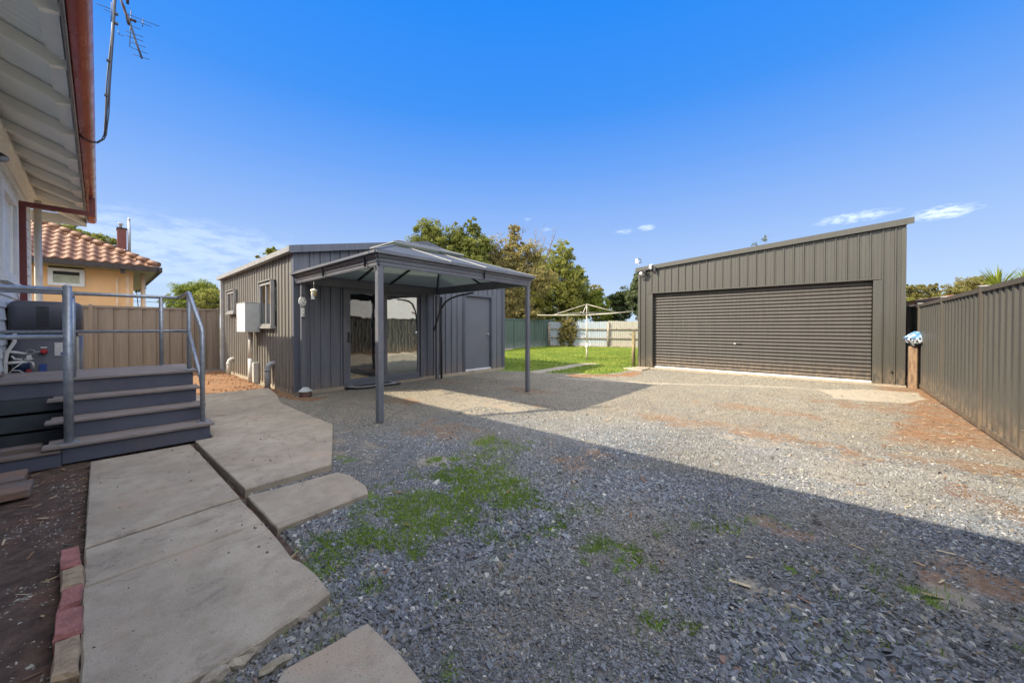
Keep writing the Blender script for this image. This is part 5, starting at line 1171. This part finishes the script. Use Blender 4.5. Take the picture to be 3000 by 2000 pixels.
mb = MB(); rbox(mb, -.775, -.150, 7.86, 8.50, 1.245, 1.655, .09, topr=.08); tu = P('top_unit', mb, M['hwu'], hw)
mb = MB(); rbox(mb, -.76, -.155, 7.88, 8.48, 0, 1.19, .10); bd = P('tank_body', mb, M['hwu'], hw)
mb = MB(); mb.box(-.77, -.20, 7.875, 8.3, 1.192, 1.243); P('base_tray', mb, M['black'], hw)
mb = MB()
for k in range(17): mb.box(-.545, -.44, 7.855, 7.862, 1.31+k*.0165, 1.318+k*.0165)
P('vent_louvre', mb, M['black'], tu)
mb = MB(); mb.box(-.210, -.185, 7.868, 7.90, .05, 1.18); P('side_strip', mb, M['hwu_light'], bd)
def labelmat():
    m, nt, b, out = newmat('data_label'); n = N(nt); p = n.geo(); xx, yy_, zz = n.xyz(p)[:3]
    rows = n.m('GREATER_THAN', n.m('FRACT', n.m('MULTIPLY', zz, 38)), .72); bits = n.ramp(n.noise(n.map(p, (160, 1, 30)), 1, 2), .48, .5)
    col = n.mix(n.m('MULTIPLY', rows, bits), (.60, .62, .60), (.32, .14, .13)); n.put(b.inputs['Base Color'], col); b.inputs['Roughness'].default_value = .5; return m
mb = MB(); mb.box(-.40, -.285, 7.872, 7.878, .92, 1.10, .003); lb_ = P('rating_label', mb, labelmat(), hw); lb_['label'] = 'white printed rating sticker'
mb = MB(); mb.box(-.345, -.285, 7.868, 7.871, .93, .965); mb.box(-.31, -.285, 7.868, 7.871, 1.055, 1.08); P('label_block', mb, M['blue'], lb_)
mb = MB(); mb.lathe((0, 0, 0), [(.026, 0), (.032, .01), (.034, .03), (.02, .05)], 16); mb.v = [(-.485+a, 7.88-c, .985+b_) for a, b_, c in mb.v]; P('relief_valve', mb, M['red'], bd)
mb = MB(); mb.box(-.515, -.46, 7.873, 7.878, 1.03, 1.045); P('warning_sticker', mb, M['white'], bd)
mb = MB(); mb.box(-.525, -.465, 7.862, 7.878, .70, .82); P('blue_tag', mb, M['blue'], bd)
mb = MB(); mb.tube([(-.49, 7.85, .985), (-.57, 7.82, .98)], .006, 6); mb.tube([(-.59+.035*math.cos(a), 7.81, .985+.030*math.sin(a)) for a in np.linspace(0, 6.28, 14)], .005, 6); P('brass_loop', mb, M['alu'], hw)
pp = thing('plumbing_pipes', 'white water pipes and taps beside the water heater on the house wall', 'pipes', (-.75, 7.7, 0))
mb = MB(); mb.tube([(-.765, 7.65, 0), (-.765, 7.65, .9), (-.75, 7.65, 1.0), (-.70, 7.68, 1.12), (-.70, 7.7, 1.25)], .018, 10); P('riser_pipe', mb, M['pvc'], pp)
mb = MB(); mb.tube([(-.78, 7.65, .86), (-.60, 7.66, .87)], .018, 10); mb.tube([(-.78, 7.66, 1.0), (-.70, 7.66, .995), (-.62, 7.70, .97)], [.012, .018, .014], 8); mb.tube([(-.72, 7.66, .95), (-.70, 7.66, .91), (-.64, 7.66, .90)], .010, 8); PS('branch_pipe', mb, M['pvc'], pp)
mb = MB(); mb.tube([(-.60, 7.66, .87), (-.565, 7.66, .86), (-.555, 7.66, .78)], .010, 8); mb.tube([(-.76, 7.64, .70), (-.70, 7.64, .80), (-.64, 7.64, .86)], .006, 6); mb.tube([(-.72, 7.62, .77), (-.66, 7.62, .765), (-.60, 7.62, .70)], .006, 6); PS('hose', mb, M['pvc'], pp)
mb = MB(); mb.box(-.61, -.57, 7.63, 7.67, .89, .95, .006); mb.box(-.625, -.555, 7.64, 7.66, .90, .912); P('tap', mb, M['pvc'], pp)
mb = MB(); mb.lathe((-.66, 7.78, .74), [(.03, 0), (.065, .01), (.07, .09), (.05, .13)], 14); P('pump_body', mb, surf('dark_blue_pump', (.01, .03, .08), rough=.4), pp)
mb = MB(); mb.box(-.62, -.575, 7.70, 7.73, .735, .765, .006); P('red_valve', mb, M['red'], pp); mb = MB(); mb.box(-.575, -.555, 7.74, 7.745, .81, .84); P('warning_tag', mb, M['white'], pp)

# ================================================================== NEIGHBOURS
nb = thing('neighbour_house', 'apricot rendered neighbouring house with terracotta tiled hip roof', 'house', (0, 16, 0))
NX1, NY0, NZE = .70, 16.0, 2.86
WB = (-.90, -.27, 2.52, 2.98)
mb = MB(); mb.box(-9, -.90, NY0, NY0+.2, 0, 3.0); mb.box(-.27, NX1, NY0, NY0+.2, 0, 3.0); mb.box(-.90, -.27, NY0, NY0+.2, 0, 2.52); mb.box(-9, NX1, NY0+.2, 24, 0, 3.0); P('wall', mb, M['render'], nb)
mb = MB(); mb.box(.335, .39, NY0-.03, NY0-.001, 0, 2.78); P('conduit_cover', mb, M['apricot_trim'], nb)
mb = MB(); mb.box(.55, .62, NY0-.02, NY0-.001, 0, 2.95); P('corner_board', mb, M['apricot_trim'], nb)
mb = MB(); mb.tube([(.93, NY0+.35, 0), (.93, NY0+.35, 3.0)], .055, 14); P('porch_column', mb, M['apricot_trim'], nb)
mb = MB(); x0, x1, z0, z1 = -.91, -.26, 2.46, 2.86
# window
mb.box(x0, x0+.09, NY0-.035, NY0+.05, z0, z1+.08); mb.box(x1-.09, x1, NY0-.035, NY0+.05, z0, z1+.08); mb.box(x0+.09, x1-.09, NY0-.035, NY0+.05, z1, z1+.08); mb.box(x0+.09, x1-.09, NY0-.035, NY0+.05, z0, z0+.08)
w = P('window', mb, M['white'], nb)
mb = MB(); mb.box(x0+.09, x1-.09, NY0-.005, NY0+.005, z0+.08, z1-.07); P('pane', mb, M['glass_pale'], w)
mb = MB(); mb.box(x0+.09, x1-.09, NY0+.0, NY0+.03, z1-.07, z1); mb.box(x0+.09, x1-.09, NY0-.01, NY0+.0, z1-.09, z1-.07); P('shade_slot', mb, M['interior'], w)
EY, EXr, EZ = 15.4, 1.20, 3.08
mb = MB(); mb.box(-9, EXr, EY-.09, EY+.02, EZ-.09, EZ+.045); mb.box(EXr-.02, EXr+.09, EY-.09, 24, EZ-.09, EZ+.045); P('gutter', mb, M['browntrim'], nb)
mb = MB(); mb.box(-9, EXr-.02, EY+.02, 24, EZ-.09, EZ-.07); P('eave_soffit', mb, surf('olive_soffit', (.30, .30, .16), rough=.7, scale=2, stretch=(1, 8, 1)), nb)
mb = MB(); mb.box(.42, .51, EY-.03, EY+.04, EZ-.21, EZ-.09); P('rainhead', mb, M['browntrim'], nb)
tp = math.tan(math.radians(29)); TW, TL = .225, .32
# tiled hip: front plane (tiles as shaped geometry)
def tileplane(u0, u1, vmax, clip, to3, name):
    """S-profile tiles in courses; clip(u, v) keeps cells"""
    vs = []; fs = []; sub = 8; rows = int(vmax/TL)+1; cols = int((u1-u0)/TW)
    for r_ in range(rows):
        for c_ in range(cols):
            ua = u0+c_*TW; 
            if not clip(ua+TW*.5, r_*TL+TL*.4): continue
            b = len(vs)
            jz = random.uniform(-.004, .004)
            for (v, lift) in ((r_*TL-.02, .0), (r_*TL-.02, .030), (r_*TL+TL, .004)):
                for k in range(sub+1):
                    t = k/sub; hgt = .040*math.sin(math.pi*min(t/.62, 1)) if t < .62 else -.010*math.sin(math.pi*(t-.62)/.38)
                    h_ = hgt+lift+jz if lift > 0 or v > r_*TL else hgt*.0-.01
                    vs.append(to3(ua+t*TW, v, h_))
            for q_ in range(2):
                for k in range(sub): fs.append((b+q_*(sub+1)+k, b+q_*(sub+1)+k+1, b+(q_+1)*(sub+1)+k+1, b+(q_+1)*(sub+1)+k))
    m = MB(); m.add(vs, fs, False); return m
cp, sp_ = math.cos(math.radians(29)), math.sin(math.radians(29))
to3f = lambda u, v, h: (u, EY+v*cp-h*sp_, EZ+.06+v*sp_+h*cp)
mb = tileplane(-6.0, EXr, 4.2, lambda u, v: (EXr-u) > v*cp+.06, to3f, 'tiles'); P('roof_tiles', mb, M['tile'], nb, fixn=False)
mb = MB(); hl_ = 3.7; mb.prism([(-9, EY, EZ+.03), (EXr, EY, EZ+.03), (EXr-hl_, EY+hl_, EZ+.03+hl_*tp), (-9, EY+hl_, EZ+.03+hl_*tp)], (0, 0, .02)); mb.prism([(EXr, EY, EZ+.03), (EXr, 24, EZ+.03), (EXr-hl_, 24-hl_, EZ+.03+hl_*tp), (EXr-hl_, EY+hl_, EZ+.03+hl_*tp)], (0, 0, .02)); P('roof_base', mb, M['tile'], nb)
mb = MB(); k = 0; d = 0.0; hv = np.array([-1, 1, tp]); hn = np.linalg.norm(hv); hv = hv/hn
while d < 5.6:
    a = np.array([EXr+.02, EY-.02, EZ+.10])+hv*d; b_ = a+hv*.36; mb.tube([a+[0, 0, .03], b_+[0, 0, .005]], [.078, .066], 10); d += .33
PS('hip_cap', mb, M['tile'], nb)
cy = 17.6; mb = MB(); mb.box(.42, .63, cy, cy+.45, 3.6, 4.56); ch = P('chimney', mb, M['chim'], nb); mb = MB(); mb.box(.405, .645, cy-.015, cy+.465, 4.56, 4.60); P('chimney_cap', mb, M['browntrim'], ch)
mb = MB(); mb.lathe((.505, cy+.2, 4.60), [(.035, 0), (.035, .13), (.07, .15), (.07, .165)], 12); P('cowl', mb, M['alu'], ch)
mb = MB(); mb.tube([(.69, cy, 3.7), (.69, cy, 4.55), (.687, cy, 4.88)], [.04, .04, .03], 10); mb.lathe((.687, cy, 4.88), [(.035, 0), (.035, .03), (.004, .10)], 10); P('flue', mb, M['flash'], nb)
# clothes aerial / thin pole beyond the house, wires
t = thing('aerial_pole', 'thin dark pole leaning beyond the neighbouring house corner', 'pole', (1.35, 19, 0)); mb = MB(); mb.tube([tuple(ony(405, 900, 19)), tuple(ony(400, 848, 19))], .012, 6); mb.tube([(ony(405, 900, 19)[0], 19, 0), tuple(ony(405, 900, 19))], .012, 6); P('pole_shaft', mb, M['browntrim'], t)

# house behind the right fence (its wall shows in the sliding door's reflection)
nb2 = thing('far_house', 'cream gabled house behind the right hand fence', 'house', (13, -9, 0))
mb = MB(); mb.box(8, 19, -14, -7.5, 0, 2.9); mb.prism([(8, -7.5, 2.9), (19, -7.5, 2.9), (13.5, -7.5, 4.9)], (0, -6.5, 0)); P('wall', mb, M['whitewall'], nb2)
mb = MB(); mb.prism([(7.5, -7.1, 2.8), (13.5, -7.1, 5.0), (13.5, -7.1, 5.1), (7.5, -7.1, 2.9)], (0, -7.2, 0)); mb.prism([(19.5, -7.1, 2.8), (13.5, -7.1, 5.0), (13.5, -7.1, 5.1), (19.5, -7.1, 2.9)], (0, -7.2, 0)); P('roof', mb, M['fascia'], nb2)
# low shed roof and dark carport beyond the garage corner
cp_ = thing('neighbour_carport', 'dark open carport with rusty red and pale roof beyond the garage corner', 'carport', (14, -3.2, 0))
mb = MB(); mb.prism([(12.9, -1.50, 1.93), (19, -1.50, 2.0), (19, -4.0, 2.35), (12.9, -4.0, 2.28)], (0, 0, .04)); P('roof', mb, M['rust'], cp_)
mb = MB(); mb.box(14.5, 14.6, -4, -1.3, 0, 1.9); mb.box(12.95, 22, -1.38, -1.30, 0, 1.96); P('shade_wall', mb, M['interior'], cp_)  # near-black walls added to stand in for the shade under the roof
mb = MB(); mb.beam((12.88, -1.5, 1.90), (12.88, -4.0, 2.24), .05, .10); P('fascia', mb, M['browntrim'], cp_)
# white building seen through the trees
wb_ = thing('white_cottage', 'white walled building glimpsed behind the trees and green fence', 'building', (21, 20, 0))
c1, c2 = onD(1640, 880, 24), onD(1560, 880, 24)
mb = MB(); mb.box(18.5, 24, 19.5, 23, 0, 2.6); P('wall', mb, M['whitewall'], wb_); mb = MB(); mb.prism([(18.2, 19.2, 2.6), (24.3, 19.2, 2.6), (24.3, 21.3, 3.2), (18.2, 21.3, 3.2)], (0, 0, .05)); P('roof', mb, M['fascia'], wb_)

# ================================================================== TREES
def crown(lobes, n, leaf, seed, tint_bias=0.0, hang=0.0, fill=.35):
    """leaf quads spread through lobes: (centre, radius3, weight)"""
    r = np.random.default_rng(seed); Vs = []; Ts = []
    wsum = sum(l[2] for l in lobes)
    for (c, rad, w) in lobes:
        m = int(n*w/wsum); 
        # sub-clumps give uneven outline and gaps
        kc = max(16, int(20+m/70)); d = r.normal(size=(kc, 3)); d /= np.linalg.norm(d, axis=1)[:, None]
        cc = d*(r.uniform(.3, 1.0, (kc, 1)))*np.array(rad)*1.14; cr = r.uniform(.13, .34, kc)*min(rad)
        idx = r.integers(0, kc, m); q = r.normal(size=(m, 3)); q /= np.linalg.norm(q, axis=1)[:, None]; q *= (r.random((m, 1))**fill)
        p = np.array(c)+cc[idx]+q*cr[idx][:, None]*np.array([1.15, 1.15, .85]); tcl = r.uniform(0, 1, kc)[idx]
        # individual strays
        Vs.append(p); Ts.append(np.clip(.5*tcl+.5*r.random(m)+tint_bias+.25*(cc[idx][:, 2]/max(rad)), 0, 1))
    p = np.concatenate(Vs); t = np.concatenate(Ts); m = len(p)
    a = r.normal(size=(m, 3)); a[:, 2] -= hang; a /= np.linalg.norm(a, axis=1)[:, None]; b = r.normal(size=(m, 3)); b -= a*np.sum(a*b, 1)[:, None]; b /= np.linalg.norm(b, axis=1)[:, None]
    L = leaf*np.exp(r.normal(0, .3, m))[:, None]; W = L*.42
    q0, q1, q2, q3 = p-a*L/2, p+b*W/2, p+a*L/2, p-b*W/2
    return np.stack([q0, q1, q2, q3], 1).reshape(-1, 3), np.arange(4*m).reshape(-1, 4), np.repeat(np.stack([t, t, t], 1), 4, 0)
def tree(name, label, lobes_px, D, mat, n, leaf, seed, trunk=None, cat='tree', hang=0., zsq=.85, branches=True, tint=0., group='trees beyond the fences', trunk_r=.14, bare=(), depthr=1.0):
    """lobes_px: (px, py, rx, ry, weight, depth offset) sized at distance D"""
    r = random.Random(seed); lobes = []
    for l in lobes_px:
        px, py, rx, ry = l[:4]; w = l[4] if len(l) > 4 else rx*ry; dd = l[5] if len(l) > 5 else 0
        c = onD(px, py, D+dd); s = (D+dd)/F; lobes.append((c, (rx*s, rx*s*depthr, ry*s), w))
    bx = trunk if trunk is not None else lobes[0][0][:2]
    t = thing(name, label, cat, (bx[0], bx[1], 0), group=group)
    V_, Q_, T_ = crown(lobes, int(n*2.2), leaf*.70, seed, tint, hang); me = npmesh('crown', V_-np.array([bx[0], bx[1], 0]), Q_); vcol(me, 'tint', T_); nobj('crown', me, mat, t)
    mb = MB(); base = np.array([bx[0], bx[1], -.1]); zf = max(.8, min(l[0][2] for l in lobes)*.75); fork = np.array([bx[0], bx[1], zf])
    mb.tube([base, (base+fork)/2+[r.uniform(-.1, .1), r.uniform(-.1, .1), 0], fork], [trunk_r*1.2, trunk_r, trunk_r*.8], 9)
    for c, rad, w in lobes:
        if branches:
            e = np.array(c)+[0, 0, rad[2]*.3]; mid = fork*.5+e*.5+np.array([r.uniform(-.25, .25), r.uniform(-.25, .25), r.uniform(-.1, .3)]); mb.tube([fork-[0, 0, .1], mid, e], [trunk_r*.6, trunk_r*.35, trunk_r*.08], 6)
            for k in range(5):
                f_ = r.uniform(.4, .9); s0 = mid*(1-f_)+e*f_; e2 = np.array(c)+np.array([r.uniform(-1, 1)*rad[0], r.uniform(-1, 1)*rad[1], r.uniform(-.6, 1)*rad[2]])*.85; mb.tube([s0, (s0+e2)/2+[0, 0, .1], e2], [trunk_r*.16, trunk_r*.1, .008], 5)
    for (pa, pb, rr) in bare:
        a_, b_ = onD(*pa, D), onD(*pb, D); mid = (a_+b_)/2+np.array([r.uniform(-.15, .15), r.uniform(-.15, .15), r.uniform(-.1, .1)]); mb.tube([a_, mid, b_], [rr, rr*.6, rr*.25], 5)
        for k in range(6):
            f_ = r.uniform(.3, .95); s0 = a_*(1-f_)+b_*f_; e2 = s0+np.array([r.uniform(-.5, .5), r.uniform(-.5, .5), r.uniform(.1, .55)]); mb.tube([s0, (s0+e2)/2+[r.uniform(-.05, .05), 0, .02], e2], [rr*.35, rr*.25, .006], 4)
    P('trunk', mb, M['bark'], t); return t
M['lf_green'] = leafmat('leaf_green', (.05, .075, .018), (.22, .23, .045))
M['lf_olive'] = leafmat('leaf_olive', (.13, .115, .04), (.34, .28, .10))
M['lf_yel'] = leafmat('leaf_yellow_green', (.085, .10, .022), (.30, .30, .06))
M['lf_dark'] = leafmat('leaf_dark', (.025, .042, .016), (.09, .115, .035))
M['lf_weep'] = leafmat('leaf_grey_green', (.05, .07, .03), (.14, .165, .07))
M['lf_far'] = leafmat('leaf_bronze', (.09, .085, .025), (.24, .21, .065))
M['lf_lime'] = leafmat('leaf_lime', (.075, .11, .015), (.22, .25, .03))
tree('leafy_tree', 'tall dense dark green tree behind the shed roof', [(1262, 690, 46, 42), (1225, 725, 34, 34), (1290, 735, 52, 48), (1345, 700, 36, 40), (1385, 668, 22, 24), (1375, 735, 45, 50), (1330, 770, 60, 45), (1255, 770, 50, 40), (1400, 790, 50, 46), (1420, 720, 24, 30)], 24, M['lf_green'], 29899, 0.18, 101, trunk_r=.2)
tree('gum_tree', 'thin bronze leaved tree with bare twigs sticking up behind the gazebo', [(1440, 745, 40, 48), (1510, 705, 22, 40), (1500, 745, 45, 40), (1430, 800, 50, 40), (1560, 745, 36, 36), (1545, 800, 50, 40), (1480, 830, 60, 40), (1500, 675, 12, 16), (1510, 900, 50, 40), (1590, 830, 40, 40), (1470, 780, 50, 40)], 25, M['lf_olive'], 21850, 0.17, 102, hang=.5, trunk_r=.16,
     bare=(((1490, 800), (1463, 676), .05), ((1500, 790), (1478, 700), .03), ((1520, 780), (1533, 668), .045), ((1560, 790), (1570, 665), .045), ((1570, 780), (1600, 690), .04), ((1580, 800), (1626, 690), .045), ((1590, 790), (1624, 660), .03), ((1520, 760), (1510, 655), .03), ((1545, 790), (1590, 670), .03)))
tree('autumn_tree', 'yellow green tree hanging over the green fence behind the clothesline', [(1650, 740, 38, 30), (1600, 790, 48, 44), (1655, 790, 42, 36), (1560, 860, 50, 50), (1510, 890, 46, 44), (1590, 935, 60, 24), (1660, 930, 50, 26), (1620, 850, 62, 50), (1680, 830, 36, 48), (1545, 930, 42, 28), (1600, 905, 55, 35), (1670, 890, 45, 40)], 28.5, M['lf_yel'], 34500, 0.19, 103, trunk_r=.17)
tree('bushy_tree', 'darker green tree at the right of the yellow green tree', [(1688, 830, 32, 44), (1700, 880, 34, 40), (1665, 870, 30, 40), (1715, 910, 24, 22)], 30, M['lf_green'], 11500, 0.2, 104, tint=-.1)
tree('brown_shrub', 'brown twiggy shrub behind the green fence next to the shed', [(1500, 880, 34, 40), (1520, 920, 34, 26), (1490, 840, 30, 34), (1560, 925, 40, 20)], 24.5, M['lf_olive'], 8049, 0.16, 105, hang=.3, tint=-.15, group='shrubs', cat='shrub', bare=(((1570, 925), (1490, 870), .03), ((1560, 925), (1500, 885), .02), ((1540, 930), (1485, 905), .03), ((1510, 930), (1495, 860), .02)))
tree('lime_bush', 'bright lime green bush behind the clothesline', [(1755, 910, 34, 34), (1730, 900, 24, 30), (1775, 930, 22, 20), (1745, 870, 20, 20)], 29.5, M['lf_lime'], 7474, 0.17, 106, group='shrubs', cat='bush')
tree('far_gum', 'small distant rounded tree between the bushes', [(1745, 855, 18, 18), (1725, 885, 24, 20), (1735, 862, 14, 12)], 38, M['lf_far'], 2600, .26, 107)
tree('dark_bush', 'dark green bush above the corrugated fence', [(1800, 890, 24, 34), (1830, 880, 26, 36), (1815, 920, 34, 24), (1790, 930, 20, 20)], 30, M['lf_dark'], 9200, 0.18, 108, group='shrubs', cat='bush')
tree('weeping_tree', 'grey green weeping tree beside the garage wall', [(1872, 845, 22, 45), (1860, 880, 24, 40), (1885, 900, 22, 36), (1868, 815, 14, 18)], 29, M['lf_weep'], 10350, 0.2, 109, hang=1.6)
tree('climbing_vine', 'scruffy vine tumbling over the fence corner onto the lawn', [(1665, 960, 20, 24), (1650, 985, 16, 26), (1680, 975, 14, 22), (1660, 940, 24, 12), (1672, 1000, 12, 14)], 25, M['lf_olive'], 6899, 0.11, 110, hang=.4, group='shrubs', cat='vine', trunk_r=.05)
tree('round_tree', 'yellow green rounded tree behind the brown fence', [(560, 855, 42, 30), (520, 880, 34, 26), (600, 850, 30, 26), (560, 900, 60, 25), (615, 880, 26, 30)], 26, M['lf_lime'], 15000, .14, 111, tint=-.1)
tree('golden_bush', 'golden leaved bush between the rounded tree and the shed', [(610, 875, 30, 26), (590, 900, 30, 18), (628, 900, 20, 22)], 22, M['lf_yel'], 6500, .12, 112, group='shrubs', cat='bush')
tree('spreading_tree', 'green tree showing above the terracotta roof', [(200, 680, 40, 22), (250, 700, 34, 22), (160, 665, 30, 18), (300, 715, 30, 24), (320, 738, 18, 16), (333, 708, 8, 8)], 27, M['lf_green'], 11000, .17, 113, tint=.2)
tree('street_tree', 'small dark leaved branch peeking past the neighbouring eave', [(412, 838, 14, 8), (400, 850, 12, 7), (390, 842, 8, 6)], 24, M['lf_dark'], 900, .12, 114, trunk_r=.04, branches=False)
tree('shed_top_tree', 'tip of an olive tree showing over the shed roof edge', [(800, 733, 16, 9), (785, 742, 14, 6), (812, 740, 14, 9), (755, 752, 6, 4)], 34, M['lf_yel'], 1800, .2, 115)
tree('roof_top_tree', 'sparse twig tips showing above the garage roof', [(2212, 716, 7, 12), (2240, 700, 9, 12)], 30, M['lf_weep'], 130, .14, 116, trunk_r=.05, branches=False, bare=(((2225, 760), (2250, 688), .02), ((2215, 760), (2218, 705), .015)))
tree('spreading_gum', 'bronze flat topped tree just right of the garage', [(2665, 850, 30, 14), (2720, 842, 26, 10), (2700, 870, 46, 14), (2660, 875, 24, 16), (2735, 855, 16, 8), (2640, 838, 14, 8)], 62, M['lf_far'], 11000, .32, 117, trunk_r=.3)
tree('hedge_tree', 'low olive green tree mass behind the carport', [(2680, 885, 40, 10), (2730, 885, 36, 12), (2752, 875, 18, 10)], 48, M['lf_yel'], 5000, .26, 118, tint=-.1)
tree('acacia_tree', 'broad bronze green tree above the right hand fence', [(2800, 855, 26, 22), (2850, 835, 36, 24), (2890, 850, 40, 28), (2830, 870, 46, 24), (2880, 820, 26, 12), (2930, 860, 40, 24), (2790, 880, 26, 18)], 34, M['lf_far'], 17000, .19, 119, trunk_r=.25)
# yucca / palm
pc = onD(2925, 838, 14.5)
pm_ = thing('yucca', 'spiky green yucca fronds rising over the right hand fence', 'yucca', (pc[0], pc[1], 0))
mb = MB(); rr = random.Random(5)
heads = [(pc+[0, 0, -.12], 1.0), (pc+np.array([.35, -.75, -.05]), .9), (pc+np.array([.9, -1.1, -.1]), 1.0)]
for c, s in heads:
    for k in range(95):
        az = rr.uniform(0, 6.283); el = rr.uniform(-.15, 1.35); L = rr.uniform(.7, 1.15)*s; d = np.array([math.cos(az)*math.cos(el), math.sin(az)*math.cos(el), math.sin(el)]); side = np.cross(d, Z); side /= np.linalg.norm(side)+1e-9
        w0 = .026; mid = c+d*L*.55; tip = c+d*L+[0, 0, -.10*L*math.cos(el)]
        mb.add([c+side*w0*.6, c-side*w0*.6, mid-side*w0, mid+side*w0, tip], [(0, 1, 2, 3), (3, 2, 4)])
o = P('fronds', mb, M['lf_lime'], pm_, fixn=False); me = o.data; nv = len(me.vertices); tt = np.repeat(np.random.default_rng(3).random(nv//5), 5); vcol(me, 'tint', np.stack([tt]*3, 1))
mb = MB()
for c, s in heads: mb.tube([(pc[0], pc[1], 0), (c[0]*.6+pc[0]*.4, c[1]*.6+pc[1]*.4, c[2]*.6), c], [.12, .09, .07], 8)
P('trunk', mb, M['bark'], pm_)
# overhead line far left
t = thing('power_line', 'thin overhead wire between the neighbouring house and the trees', 'wire', (1.2, 22, 2.6)); mb = MB()
a, b_ = ony(386, 882, 22), ony(700, 890, 22); mb.tube([a, (a+b_)/2-[0, 0, .05], b_], .008, 4); P('wire', mb, M['black'], t)
# small weeds at the foot of the fence / shed
wd = blades('weeds', 2600, (-1.5, 12, -1.5, 14), lambda x, y: np.maximum(sstep(.25, .05, np.abs(y+1.38))*.35, np.maximum(sstep(.3, .05, np.hypot(x-2.35, y-12.6)), sstep(.25, .0, np.hypot(x+.3, y-2.9))))*(fbm(x*3, y*3, 99) > .5), .05, .006, M['grass'], 12)
tag(wd, 'small green weeds at the foot of the fence and garden edge', 'weeds', kind='stuff')
print('objects', len(bpy.data.objects))
